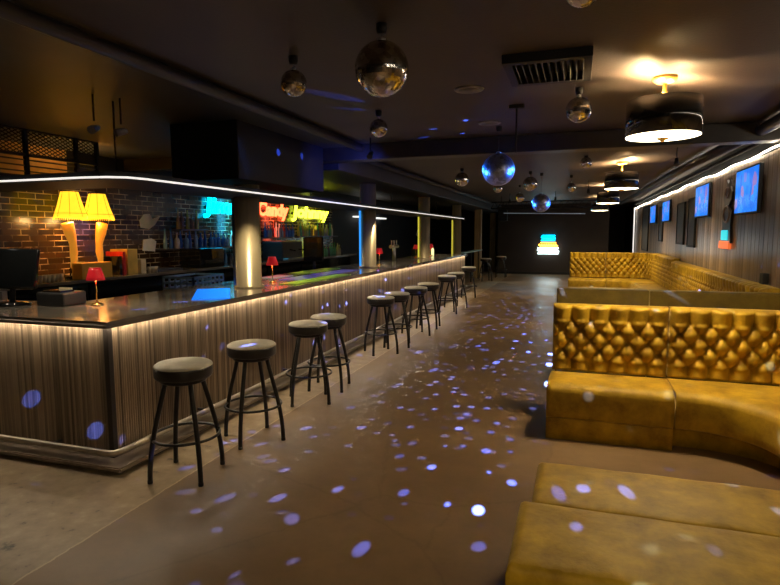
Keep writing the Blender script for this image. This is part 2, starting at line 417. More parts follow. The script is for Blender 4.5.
# hanging frame over the bar with white light edge
cn = thing('bar_canopy', 'thin dark canopy hung over the bar with white lit edge', 'canopy', (-3.3, 3.3, 2.06))
f = MB(); f.prism([(-8.9, 3.27), (-3.3, 3.27), (-3.12, 3.42), (-3.12, 16.1), (-3.85, 16.1), (-3.85, 3.95), (-8.9, 3.95)], 2.055, 2.11, 'Z')
f.build('deck', M['black'], cn)
f = MB(); f.tube([(-8.9, 3.25, 2.066), (-3.45, 3.25, 2.066), (-3.25, 3.28, 2.066), (-3.13, 3.36, 2.066), (-3.1, 3.5, 2.066), (-3.1, 8, 2.066), (-3.1, 12, 2.066), (-3.1, 16.1, 2.066)], .0075, 8)
f.build('light_strip', M['led'], cn)['label'] = 'white glowing edge strip'
for yy in (3.9, 7.6, 11.4, 15.4):
    MB().tube([(-3.75, yy, 2.1), (-3.75, yy, CEIL)], .008, 6).build('hanger_rod', M['black'], cn)

# columns standing through the counter, and two free posts beyond its end
ords = ['nearest', 'second', 'third', 'fourth']
col_lab = ['round bronze column rising from the bar beside the cyan neon sign',
           'round bronze column at the bar with a blue reflection put on its edge',
           'round bronze column at the bar, third from the near end',
           'round column just past the far end of the bar counter']
for k in range(4):
    yy = 5.5 + 3.83 * k; h = .115
    c = thing('column', col_lab[k], 'column', (-3.5, yy, 1.055 if k < 3 else 0), 'columns along the bar')
    z0 = 1.055 if k < 3 else 0
    b = MB().lathe([(0, z0), (.165, z0), (.165, z0 + .02), (.14, z0 + .03), (.14, 2.51 if k else 2.19), (0, 2.51 if k else 2.19)], c=(-3.5, yy, 0), n=48)
    b.build('shaft', M['post'], c)
    b = MB().box(-3.5 - .128, -3.5 - .098, yy - .108, yy - .078, z0 + .03, 2.05)  # coloured strips stand in for reflections on the round columns
    b.build('edge_strip', M['bluereflect'] if k == 1 else (M['yellowreflect'] if k > 1 else M['steel']), c)['label'] = ['pale metal strip for a reflection', 'glowing strip for a blue reflection', 'glowing strip for a yellow reflection', 'glowing strip for a yellow reflection'][k]
for k, yy in enumerate((20.95, 24.8)):
    h = .12
    c = thing('post', ['pale wooden post on the floor beyond the bar end', 'farthest post, by the left edge of the dark far wall'][k], 'post', (-3.5, yy, 0), 'posts beyond the bar')
    MB().box(-3.5 - h, -3.5 + h, yy - h, yy + h, 0, CEIL if k else 2.52, .008).build('shaft', M['postwood'], c)
    MB().box(-3.5 - h - .02, -3.5 + h + .02, yy - h - .02, yy + h + .02, 0, .12, .006).build('base', M['postwood'], c)

t = thing('drink_ledge', 'pale narrow ledge carried on past the end of the bar', 'ledge', (-3.4, 19, 1.03))
MB().box(-3.52, -3.3, 17.3, 20.7, 1.03, 1.06, .004).build('board', M['cyanmat'], t)
for yy in (17.5, 19.0, 20.5): MB().box(-3.43, -3.39, yy - .02, yy + .02, 0, 1.03).build('leg', M['black'], t)

# ------------------------------------------------------------------ bar stools
def make_stool():
    r = thing('bar_stool', '', 'stool', (0, 0, 0), 'backless bar stools along the bar')
    s = MB().lathe([(0, .685), (.165, .685), (.184, .69), (.191, .705), (.191, .752), (.186, .768), (.170, .779), (.12, .786), (0, .788)], n=40)
    s.build('seat', M['vinyl'], r, False)
    MB().lathe([(0, .776), (.15, .774), (.188, .764), (.1925, .766), (.189, .775), (.175, .785), (.13, .793), (0, .7965)], n=40).build('cushion_top', M['seattop'], r, False)['label'] = 'cushion top with pale light sheen in its colour'
    MB().lathe([(0, .655), (.135, .655), (.15, .662), (.15, .685), (0, .685)], n=32).build('seat_frame', M['stool_metal'], r, False)
    for k in range(4):
        a = PI / 4 + k * PI / 2; pts = []
        for i in range(9):
            t_ = i / 8; rr = .125 + .125 * math.sin(t_ * PI / 2) ** 1.15 ; z = .665 - .665 * t_ ** 1.02
            pts.append((rr * math.cos(a), rr * math.sin(a), max(z, .012)))
        l = MB().tube(pts, .0165, 10)
        lg = l.build('leg', M['stool_metal'], r, False)
        MB().lathe([(0, 0), (.017, 0), (.017, .022), (0, .022)], c=(.25 * math.cos(a), .25 * math.sin(a), 0), n=12).build('foot_cap', M['black'], lg, False)
    rr = .222
    MB().tube([(rr * math.cos(a * PI / 24), rr * math.sin(a * PI / 24), .285) for a in range(48)], .010, 8, closed=True).build('foot_ring', M['stool_metal'], r, False)
    return r
SP = [(-2.52, 3.12, 12, 'nearest black round bar stool, beside the bar corner'),
      (-2.45, 3.86, 52, 'black round bar stool, second from the near end of the row'),
      (-2.49, 4.94, 30, 'black round bar stool, third from the near end, in a close pair'),
      (-2.50, 5.44, 10, 'black round bar stool, fourth from the near end, far one of the close pair'),
      (-2.56, 7.30, 40, 'black round bar stool, fifth from the near end, opening the middle cluster'),
      (-2.50, 7.85, 15, 'black round bar stool, sixth from the near end, behind the middle cluster opener'),
      (-2.48, 8.80, 35, 'black round bar stool, seventh from the near end of the row'),
      (-2.46, 9.55, 5, 'black round bar stool, eighth from the near end of the row'),
      (-2.54, 11.4, 20, 'black round bar stool, ninth from the near end of the row'),
      (-2.54, 12.3, 48, 'black round bar stool, tenth from the near end of the row'),
      (-2.66, 14.5, 10, 'last black bar stool of the row, near the bar end'),
      (-3.0, 19.6, 25, 'dark bar stool standing alone by the pale post past the bar'),
      (-2.7, 21.4, 0, 'farthest dark bar stool, by the far left wall corner')]
st = make_stool()
for i, (x, y, a, lab) in enumerate(SP):
    o = st if i == 0 else copy_tree(st)
    o.location = (x, y, 0); o.rotation_euler = (0, 0, math.radians(a)); o['label'] = lab

# ------------------------------------------------------------------ velvet banquettes
def sm(a, b, x):
    t_ = max(0, min(1, (x - a) / (b - a))); return t_ * t_ * (3 - 2 * t_)

def resample(path, n):
    P = [Vector(p) for p in path]; L = [0]
    for a, b in zip(P, P[1:]): L.append(L[-1] + (b - a).length)
    out = []
    for i in range(n + 1):
        s = L[-1] * i / n; k = 0
        while k < len(L) - 2 and L[k + 1] < s: k += 1
        f = (s - L[k]) / max(1e-9, L[k + 1] - L[k]); out.append(P[k].lerp(P[k + 1], f))
    return out, L[-1]

def tufted(path, z0, z1, side, w=.153, thick=.11, amp=.065, res=12, h=.088, zb=None):
    """padded back with diamond tufting along path; side = +1/-1 picks the padded side"""
    n0 = max(1, round(sum((Vector(b) - Vector(a)).length for a, b in zip(path, path[1:])) / w))
    n = n0 * res; P, L = resample(path, n)
    w = L / n0; nz = int((z1 - z0) / .0115 * res / 12); zb = zb if zb is not None else z0 + .10
    vmax = int((z1 - .10 - zb) / h)
    b = MB(); front = []; back = []
    for i, p in enumerate(P):
        d = (P[min(i + 1, n)] - P[max(i - 1, 0)]).normalized(); nr = Vector((-d.y, d.x)) * side
        s = L * i / n; u = s / w; row = []
        es = math.sqrt(max(0, min(1, min(s, L - s) / .03)))
        for j in range(nz + 1):
            z = z0 + (z1 - z0) * j / nz; v = (z - zb) / h
            if v < 0: q = abs(math.sin(PI * u)); ph = u; dv = -v * 1.0
            elif v > vmax:
                ph = u + (.5 if vmax % 2 else 0); q = abs(math.sin(PI * ph)); dv = (v - vmax)
            else:
                q = math.sqrt(abs(math.sin(PI * (u + v / 2)) * math.sin(PI * (u - v / 2)))); dv = 0
            d_ = amp * (q ** .8)
            if dv > 0: d_ = d_ * .8 + amp * .2 * sm(0, 1.5, dv)
            # button dimples
            vr = round(v)
            if 0 <= vr <= vmax:
                uo = .5 if vr % 2 else 0; du = (u - uo - round(u - uo)) * w; dz = (v - vr) * h
                d_ -= .014 * math.exp(-(du * du + dz * dz) / (2 * .011 ** 2))
            et = math.sqrt(max(0, 1 - (1 - min(1, (z1 - z) / .035)) ** 2)); eb = math.sqrt(max(0, min(1, (z - z0) / .02)))
            off = thick + d_ * es * eb * et - (1 - et) * .03
            row.append(Vector((p.x + nr.x * off, p.y + nr.y * off, z)))
        front.append(row)
        back.append([Vector((p.x, p.y, z0)), Vector((p.x, p.y, z1 - .004))])
    rows = [fr + [bk[1], bk[0]] for fr, bk in zip(front, back)]
    V = b.grid(rows, True, closed_v=True)
    b.bm.faces.new(V[0]); b.bm.faces.new(list(reversed(V[-1])))
    return b

def loft(B, F, prof):
    """seat-like body between back line B and front line F (same count); prof = (fraction, z)"""
    b = MB(); rows = []
    for p, q in zip(B, F):
        p = Vector(p); q = Vector(q)
        rows.append([Vector((*(p.lerp(q, fr)), z)) for fr, z in prof])
    V = b.grid(rows, True, closed_v=True)
    b.bm.faces.new(V[0]); b.bm.faces.new(list(reversed(V[-1])))
    return b
def seat_prof(dz=0):
    return [(0, .43 + dz), (.1, .447 + dz), (.4, .455 + dz), (.8, .452 + dz), (.9, .444 + dz), (.96, .428 + dz), (.99, .405 + dz), (1, .38 + dz), (1, .24), (.995, .19), (.97, .175), (0, .175)]
def plinth_prof(f): return [(0, .172), (f, .172), (f + .005, .165), (f + .005, 0), (0, 0)]

def box_seat(x0, x1, y0, y1, z0=.175, z1=.455, bev=.035, crown=.008, pleats=False):
    """cushion block with rounded edges, slightly crowned top and soft waviness"""
    nx = max(6, int((x1 - x0) / .025)); ny = max(6, int((y1 - y0) / .025)); b = MB()
    def ease(t_, a, c):
        return t_
    def P(u, v, top):
        x = x0 + (x1 - x0) * u; y = y0 + (y1 - y0) * v
        e = min(x - x0, x1 - x, y - y0, y1 - y)
        k = math.sqrt(max(0, 1 - (1 - min(1, e / bev)) ** 2))
        z = z1 - bev * (1 - k) + crown * math.sin(PI * u) ** .5 * math.sin(PI * v) if top else z0
        z += .0025 * math.sin(x * 17 + y * 9) * math.sin(y * 13) * k if top else 0
        if pleats and top:
            z += .004 * math.sin(x * 95 + math.sin(x * 21) * 2) * sm(.16, .0, y - y0) * k
        return Vector((x, y, z))
    us = [0, .004, .012, .025] + [i / nx for i in range(1, nx)] + [.975, .988, .996, 1]; us = sorted(set(us))
    vs = sorted(set([0, .006, .02, .04] + [i / ny for i in range(1, ny)] + [.96, .98, .994, 1]))
    T = [[b.bm.verts.new(P(u, v, True)) for v in vs] for u in us]
    for a, c in zip(T, T[1:]):
        for i in range(len(vs) - 1):
            f_ = b.bm.faces.new((a[i], c[i], c[i + 1], a[i + 1])); f_.smooth = True
    ring = [r[0] for r in T] + T[-1][1:] + [r[-1] for r in reversed(T[:-1])] + list(reversed(T[0][1:-1]))
    low = [b.bm.verts.new((v.co.x, v.co.y, z0)) for v in ring]; n = len(ring)
    for i in range(n):
        f_ = b.bm.faces.new((ring[i], ring[(i + 1) % n], low[(i + 1) % n], low[i])); f_.smooth = True
    b.bm.faces.new(low)
    return b

def arc(cx, cy, r, a0, a1, n):
    return [(cx + r * math.cos(math.radians(a0 + (a1 - a0) * i / n)), cy + r * math.sin(math.radians(a0 + (a1 - a0) * i / n))) for i in range(n + 1)]

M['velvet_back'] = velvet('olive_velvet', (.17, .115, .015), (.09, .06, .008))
V = M['velvet']; XW = 1.985
def banquette(name, label, yb, yfar_front, ymod, yend, res=12, zt=1.035):
    """arm with tufted back on line y=yb facing the camera, round corner and run along the right wall down to yend"""
    t = thing(name, label, 'sofa', (.8, yfar_front, 0), 'gold velvet banquettes')
    # backs: arm module, then corner module
    tufted([(-.18, yb), (.735, yb)], .45, zt, -1, res=res).build('backrest', V, t)
    cor = [(.745, yb), (1.45, yb)] + arc(1.45, yb - .53, .53, 90, 0, 14)[1:] + [(1.98, ymod)]
    tufted(cor, .45, zt, -1, res=res).build('backrest', V, t)
    # seats
    fy = yfar_front
    B = [(-.18, yb - .1), (.728, yb - .1)]; F = [(-.2, fy), (.728, fy)]
    Bs, _ = resample(B, 20); Fs, _ = resample(F, 20)
    loft(Bs, Fs, seat_prof()).build('seat', V, t)
    Bc, _ = resample([(.738, yb - .1), (1.45, yb - .1)] + arc(1.5, yb - .5, .4, 90, 0, 14)[1:] + [(1.9, fy - 1.1)], 44)
    Fc, _ = resample([(.738, fy), (.8, fy)] + arc(.8, fy - .5, .5, 90, 0, 20)[1:] + [(1.3, fy - 1.1)], 44)
    loft(Bc, Fc, seat_prof(.004)).build('seat', V, t)
    loft(Bs, Fs, plinth_prof(.965)).build('plinth', V, t)
    loft(Bc, Fc, plinth_prof(.74)).build('plinth', V, t)
    # run along the wall
    y0 = ymod
    while y0 - .01 > yend:
        y1 = max(yend, y0 - 1.84)
        tufted([(1.98, y0 - .005), (1.98, y1 + .005)], .45, zt, -1, res=res if y0 < 5 else 8).build('backrest', V, t)
        y0 = y1
    y0 = fy - 1.11
    while y0 - .01 > yend:
        y1 = max(yend, y0 - 1.84)
        Bs, _ = resample([(1.9, y0 - .003), (1.9, y1 + .003)], 14); Fs, _ = resample([(1.3, y0 - .003), (1.3, y1 + .003)], 14)
        loft(Bs, Fs, seat_prof()).build('seat', V, t); loft(Bs, Fs, plinth_prof(.965)).build('plinth', V, t)
        y0 = y1
    return t
banquette('banquette', 'nearest gold velvet tufted banquette, curving towards the right wall', 5.2, 4.57, 3.5, 1.9)
banquette('banquette', 'farthest gold velvet tufted banquette, ending at the dark far end', 16.2, 15.55, 14.9, 12.63, res=12, zt=1.13)
# middle banquette: its plain back stands behind the nearest one
t = thing('banquette', 'middle gold velvet banquette whose plain back rises behind the nearest one', 'sofa', (.8, 6.56, 0), 'gold velvet banquettes')
MB().box(-.2, .742, 6.5, 6.62, 0, 1.04, .012).build('back_panel', M['velvet_back'], t)
MB().box(.75, 1.98, 6.5, 6.62, 0, 1.04, .012).build('back_panel', M['velvet_back'], t)
tufted([(-.2, 6.62), (.742, 6.62)], .45, 1.035, 1, res=8, thick=.02).build('backrest', V, t)
tufted([(.75, 6.62), (1.7, 6.62)], .45, 1.035, 1, res=8, thick=.02).build('backrest', V, t)
box_seat(-.2, 1.28, 6.7, 7.2).build('seat', V, t)
MB().box(-.18, 1.26, 6.7, 7.17, 0, .172, .004).build('plinth', V, t)
y0 = 12.6
while y0 > 6.7:
    y1 = max(6.64, y0 - 1.82)
    tufted([(1.98, y0 - .005), (1.98, y1 + .005)], .45, 1.08, -1, res=10).build('backrest', V, t)
    y0 = y1 if y1 > 6.64 else 0
y0 = 12.6
while y0 > 6.8:
    y1 = max(6.7, y0 - 1.8)
    box_seat(1.3, 1.87, y1 + .003, y0 - .003).build('seat', V, t); MB().box(1.33, 1.87, y1 + .003, y0 - .003, 0, .172, .004).build('plinth', V, t)
    y0 = y1 if y1 > 6.7 else 0

def bench(x0, x1, y0, y1, lab, top=.455, pleats=False, group='gold velvet benches'):
    t = thing('bench', lab, 'bench', ((x0 + x1) / 2, (y0 + y1) / 2, 0), group)
    box_seat(x0, x1, y0, y1, .175, top, .04, pleats=pleats).build('seat', V, t)
    MB().box(x0 + .02, x1 - .02, y0 + .02, y1 - .02, 0, .175, .006).build('plinth', V, t)
    return t
bench(-.165, 1.285, 2.475, 2.98, 'gold velvet bench just behind the nearest bench, facing the banquette')
bench(-.21, 1.285, 1.93, 2.465, 'nearest gold velvet bench at the bottom right corner', .475, True)
bench(-.18, 1.28, 12.65, 13.2, 'distant gold velvet bench in front of the farthest banquette', group='gold velvet benches')
bench(-.18, 1.28, 12.05, 12.62, 'distant gold velvet bench closing the middle banquette', group='gold velvet benches')

# ------------------------------------------------------------------ ceiling drum lamps
def make_lamp():
    r = thing('ceiling_lamp', '', 'lamp', (0, 0, 0), 'black drum ceiling lamps')
    # local origin on the ceiling
    MB().lathe([(0, 0), (.085, 0), (.085, -.02), (.06, -.04), (.02, -.05), (0, -.05)], n=32).build('ceiling_mount', M['gold'], r, False)
    MB().lathe([(.014, -.05), (.014, -.1), (.02, -.11), (.014, -.12), (.014, -.18)], n=16).build('stem', M['gold'], r, False)
    R_, zt, zb = .262, -.17, -.43
    MB().lathe([(R_, zb), (R_, zt), (R_ - .006, zt), (R_ - .006, zb), (R_, zb)][:4] + [(R_, zb)], n=64).build('shade', M['gloss_black'], r, False)
    sp = MB()
    for k in range(8):
        a = k * PI / 4; sp.tube([(.014 * math.cos(a), .014 * math.sin(a), zt + .0), (R_ * math.cos(a) * .985, R_ * math.sin(a) * .985, zt - .01)], .006, 6)
    for k in range(16):
        a = k * PI / 8 + .1; c_, s_ = math.cos(a), math.sin(a)
        sp.prism([(.06, zt), (R_ * .97, zt), (R_ * .97, zt - .018), (.06, zt - .018)], -.002, .002, 'Y')
        sp.bm.verts.ensure_lookup_table()
        bmesh.ops.rotate(sp.bm, verts=sp.bm.verts[-8:], cent=(0, 0, 0), matrix=Matrix.Rotation(a, 3, 'Z'))
    sp.build('spider', M['brass'], r, False)
    MB().lathe([(0, zb - .016), (.16, zb - .013), (R_ - .004, zb - .002), (R_ - .007, zb + .006), (0, zb + .004)], n=48).build('diffuser', M['diffuser'], r, False)
    MB().lathe([(0, zb - .045), (.012, zb - .04), (.02, zb - .03), (.045, zb - .02), (.05, zb - .01), (0, zb - .008)], n=20).build('finial', M['gold'], r, False)
    for k in range(4):
        a = PI / 4 + k * PI / 2
        MB().sphere((.12 * math.cos(a), .12 * math.sin(a), zt - .085), .03, 16, 10).build('bulb', M['diffuser'], r, False)
    return r
LAMPS = [(.585, 4.75), (.6, -1.1), (.66, 10.1), (.68, 14.9), (.66, 19.6)]  # second entry: unseen lamp added behind the camera to fill the near room
LL = ['nearest black drum ceiling lamp with gold mount', 'unseen black drum ceiling lamp added behind the viewer as fill light', 'second black drum ceiling lamp, past the dark beam', 'third black drum ceiling lamp', 'farthest black drum ceiling lamp, near the far wall']
lp = make_lamp()
def light(name, kind, loc, energy, col, size=.05, rot=None, **kw):
    d = bpy.data.lights.new(name, kind); d.energy = energy; d.color = col
    if kind in ('POINT', 'SPOT'): d.shadow_soft_size = size
    for k, v in kw.items(): setattr(d, k, v)
    o = bpy.data.objects.new(name, d); C.objects.link(o); o.location = loc
    if rot: o.rotation_euler = rot
    return o
for i, (x, y) in enumerate(LAMPS):
    o = lp if i == 0 else copy_tree(lp)
    o.location = (x, y, CEIL); o.rotation_euler = (0, 0, .3 * i); o['label'] = LL[i]
    # bulbs: light out of the open top (streaks between the spokes) and down through the glass
    for k in range(2 if i < 3 else 1):
        a = .6 + k * PI + i
        light('bulb_light', 'POINT', (x + .14 * math.cos(a), y + .14 * math.sin(a), CEIL - .195), 48, (1, .66, .32), .012)
    light('lamp_down', 'SPOT', (x, y, CEIL - .5), 150, (1, .76, .43), .2, spot_size=math.radians(165), spot_blend=.6)

# ------------------------------------------------------------------ mirror balls
def mirror_ball(p, D, lab, blue=False, seg=(36, 22)):
    x, y, z = p; r = D / 2
    t = thing('mirror_ball', lab, 'disco ball', (x, y, z), 'mirror balls under the ceiling')
    b = MB().sphere((x, y, z), r, seg[0], seg[1], smooth=False)
    b.build('ball', M['mirrorblue'] if blue else M['mirror'], t)
    MB().lathe([(0, r - .005), (r * .16, r - .004), (r * .16, r + .012), (r * .06, r + .02), (0, r + .02)], c=(x, y, z), n=16).build('cap', M['steel'], t)
    MB().tube([(x, y, z + r), (x, y, CEIL - .02)], .0025, 6).build('cord', M['darksteel'], t)
    MB().lathe([(0, -.05), (.025, -.05), (.03, -.03), (.03, 0), (0, 0)], c=(x, y, CEIL), n=16).build('motor', M['black'], t)
    return t
mirror_ball((-1.06, 3.06, 2.56), .30, 'largest mirror ball, left of centre near the ceiling', seg=(52, 34))
mirror_ball((-.84, 6.3, 2.34), .35, 'mirror ball lit bright blue, in front of the dark beam', True, (40, 26))
mirror_ball((-1.79, 3.41, 2.63), .17, 'small mirror ball left of the largest one')
mirror_ball((-1.81, 5.13, 2.64), .17, 'small mirror ball just below the largest one')
mirror_ball((-.02, 4.87, 2.63), .20, 'silver mirror ball between the air vent and the nearest drum lamp')
mirror_ball((.09, 9.1, 2.70), .17, 'small mirror ball left of the second drum lamp')
mirror_ball((-1.99, 10.1, 2.61), .25, 'mirror ball above the bar edge, left of the blue one')
mirror_ball((-.69, 11.4, 2.23), .35, 'farther mirror ball lit blue, above the far wall neon', True)
mirror_ball((-.87, 11.0, 2.57), .27, 'mirror ball hanging just above the farther blue one')
mirror_ball((-.15, 12.0, 2.56), .18, 'small mirror ball right of the farther blue one')
mirror_ball((-1.55, 11.6, 2.55), .18, 'small mirror ball low behind the nearest blue one')
mirror_ball((-1.35, 14.0, 2.5), .22, 'distant mirror ball left of the farther blue one')
mirror_ball((-.01, 2.62, 2.68), .16, 'mirror ball cut by the top edge, above the air vent')

# ------------------------------------------------------------------ ceiling fittings
t = thing('air_vent', 'black square ceiling air vent with slanted blades', 'vent', (-.22, 4.12, CEIL))
f = MB()
for (a, b_) in (((-.5, -.44), (3.85, 4.4)), ((0.0, .06), (3.85, 4.4)), ((-.5, .06), (3.82, 3.88)), ((-.5, .06), (4.37, 4.43))):
    f.box(a[0], a[1], b_[0], b_[1], 2.74, 2.8, .004)
f.build('frame', M['black'], t)
for k in range(11):
    x = -.42 + k * .042
    f = MB(); f.prism([(x, 2.735), (x + .004, 2.735), (x + .024, 2.785), (x + .02, 2.785)], 3.88, 4.37, 'Y'); f.build('blade', M['black'], t)
for i, (x, y) in enumerate(((-.86, 4.62), (-.91, 6.07))):
    t = thing('ceiling_speaker', ['nearer round flush disc in the ceiling', 'farther round flush disc in the ceiling, before the beam'][i], 'speaker', (x, y, CEIL), 'round flush ceiling discs')
    MB().lathe([(0, -.012), (.095, -.012), (.115, -.008), (.12, 0), (0, 0)], c=(x, y, CEIL), n=36).build('rim', mat('disc_white', (.3, .28, .26), .5), t)
    MB().lathe([(0, -.016), (.085, -.014), (.085, -.01), (0, -.01)], c=(x, y, CEIL), n=36).build('grille', mat('disc_grille', (.16, .15, .14), .5), t)
tag(MB().tube([(-2.67, -2.9, 2.74), (-2.67, 6.88, 2.74)], .045, 12).build('ceiling_pipe', M['pipe']), 'long dark pipe crossing the ceiling at upper left', 'pipe')
tag(MB().tube([(-3.0, 7.17, 2.74), (-3.0, 23.3, 2.74)], .04, 10).build('ceiling_pipe', M['navy']), 'dark pipe running beside the soffit above the bar', 'pipe')
tag(MB().tube([(1.82, -2.9, 2.7), (1.78, 6.88, 2.7)], .06, 12).build('ceiling_pipe', M['pipe']), 'thick dark pipe at top right above the wall lights', 'pipe')
tag(MB().tube([(1.75, 7.17, 2.7), (1.6, 11.5, 2.7), (1.45, 22, 2.7)], .06, 12).build('ceiling_pipe', M['pipe']), 'thick dark pipe above the row of screens', 'pipe')
tag(MB().tube([(1.93, 7.17, 2.66), (1.93, 22, 2.66)], .025, 8).build('ceiling_pipe', M['black']), 'thin black pipe right above the wall light strip', 'pipe')
tag(MB().box(-.62, -.49, 5.29, 5.35, 2.77, 2.8).tube([(-.555, 5.32, 2.78), (-.555, 5.32, 2.38)], .008, 8).build('hanging_rod', M['black']), 'thin black rod hanging before the beam above the blue ball', 'rod')
# little track spotlights
def spotlight(p, lab, aim=(0, -.5, -1), m=None):
    x, y, z = p
    t = thing('spotlight', lab, 'spotlight', p, 'small ceiling spotlights')
    MB().tube([(x, y, CEIL), (x, y, z + .06)], .008, 6).build('stem', M['black'], t)
    d = Vector(aim).normalized(); c0 = Vector((x, y, z))
    MB().tube([c0 - d * .045, c0 + d * .05], [.025, .034], 14).build('head', m or M['black'], t)
    return t
wc = mat('white_plastic', (.25, .25, .27), .4)
spotlight((1.24, 8.55, 2.6), 'small spotlight on a stem below the ceiling, right of the nearest drum lamp')
spotlight((-3.72, 3.66, 2.5), 'left of two small white spotlights above the bar canopy', (.3, -1, -.4), wc)
spotlight((-3.62, 3.84, 2.5), 'right of two small white spotlights above the bar canopy', (-.5, -1, -.4), wc)
spotlight((-2.4, 6.5, 2.6), 'black spotlight hanging before the beam over the bar', (0, -1, -1))
for i, (x, y) in enumerate(((.2, 13.4), (-.6, 16.2), (1.1, 18.2), (-1.9, 16.8), (-1.2, 19.2))):
    spotlight((x, y, 2.58), ['black spotlight left of the third drum lamp', 'distant black spotlight above the far neon sign', 'distant black spotlight before the last drum lamp', 'distant black spotlight near the bar soffit', 'distant black spotlight just before the far wall'][i])
# lighting truss near the far end
t = thing('lighting_truss', 'dark truss with a thin white tube spanning the far ceiling', 'truss', (-.7, 18, 2.5))
f = MB()
for (yy, zz) in ((17.9, 2.42), (18.15, 2.42), (18.02, 2.62)): f.tube([(-2.6, yy, zz), (.9, yy, zz)], .02, 8)
for k in range(18):
    x = -2.6 + k * .2; f.tube([(x, 17.9, 2.42), (x + .1, 18.02, 2.62), (x + .2, 18.15, 2.42)], .009, 6)
f.build('frame', M['black'], t)
for x in (-2.3, .7): MB().tube([(x, 18.02, 2.62), (x, 18.02, CEIL)], .01, 6).build('hanger', M['black'], t)
MB().tube([(-2.2, 17.88, 2.27), (.2, 17.88, 2.22)], .012, 6).build('tube_light', emis('tube_soft', (.6, .75, .9), .08), t)
tag(MB().box(-2.75, -2.45, 20.9, 21.15, 2.1, 2.5, .02).tube([(-2.6, 21, 2.5), (-2.6, 21, CEIL)], .012, 6).build('loudspeaker', M['black']), 'black loudspeaker hung beside the far post', 'speaker')

# ------------------------------------------------------------------ right wall: screens and decorations
for i, (y0, y1, z0, z1, lab) in enumerate([(7.5, 8.5, 1.87, 2.44, 'nearest blue television on the board wall'),
        (10.1, 11.15, 1.9, 2.44, 'second blue television on the board wall'),
        (14.1, 15.2, 1.9, 2.39, 'third blue television on the board wall'),
        (16.5, 17.6, 1.9, 2.39, 'farthest small blue television on the board wall')]):
    t = thing('television', lab, 'television', (1.96, (y0 + y1) / 2, z0), 'televisions on the board wall')
    MB().box(1.945, 1.985, y0, y1, z0, z1, .006).build('casing', M['black'], t)
    MB().box(1.941, 1.944, y0 + .02, y1 - .02, z0 + .025, z1 - .02).build('screen', M['screen'], t)
    MB().box(1.985, 1.998, (y0 + y1) / 2 - .2, (y0 + y1) / 2 + .2, z0 + .15, z1 - .15).build('wall_bracket', M['black'], t)
for i, (y0, y1, z0, z1, lab) in enumerate([(12.35, 13.2, 1.41, 2.25, 'dark tall picture between the second and third televisions, farther one'),
        (11.25, 11.95, 1.38, 2.28, 'dark tall picture just past the second television'),
        (15.3, 15.95, 1.43, 2.3, 'dark tall picture just past the third television'),
        (18.3, 19.9, 1.1, 2.45, 'tallest dark panel at the far end of the board wall')]):
    t = thing('wall_picture', lab, 'picture', (1.98, (y0 + y1) / 2, z0), 'dark pictures on the board wall')
    f = MB()
    for a in ((y0, y0 + .04, z0, z1), (y1 - .04, y1, z0, z1), (y0, y1, z0, z0 + .04), (y0, y1, z1 - .04, z1)): f.box(1.965, 2.0, *a)
    f.build('frame', M['black'], t); MB().box(1.975, 2.0, y0 + .04, y1 - .04, z0 + .04, z1 - .04).build('canvas', M['canvas'], t)
# carved hanging figure with cyan and orange foot
t = thing('wall_ornament', 'dark carved wall hanging with cyan and orange foot between two televisions', 'decoration', (1.95, 9.0, 1.42))
MB().prism([(8.72, 1.5), (9.25, 1.5), (9.2, 1.75), (9.28, 1.95), (9.12, 2.02), (9.22, 2.12), (9.2, 2.22), (9.05, 2.3), (9.08, 2.38), (8.98, 2.31), (8.88, 2.37), (8.87, 2.28), (8.77, 2.2), (8.78, 2.1), (8.9, 2.02), (8.72, 1.94), (8.78, 1.74)], 1.965, 1.995, 'X').build('figure', mat('carved_wood', (.03, .02, .018), .3), t)
f = MB()
for yy, zz, rr in ((9.0, 2.2, .1), (9.0, 1.9, .16)):
    f.tube([(1.962, yy + rr * math.cos(a * PI / 10), zz + rr * .7 * math.sin(a * PI / 10)) for a in range(20)], .012, 6, closed=True)
f.build('relief', mat('relief', (.35, .26, .2), .3), t)
MB().box(1.955, 1.995, 8.86, 9.22, 1.54, 1.68, .01).build('cyan_block', M['teal'], t)['label'] = 'cyan block'
MB().box(1.955, 1.995, 8.76, 9.32, 1.42, 1.53, .01).build('orange_block', M['orange'], t)['label'] = 'orange block'
tag(MB().box(1.94, 2.0, 7.12, 7.24, 1.08, 1.2, .008).build('wall_socket', M['black']), 'small black box low on the board wall above the sofa back', 'socket')

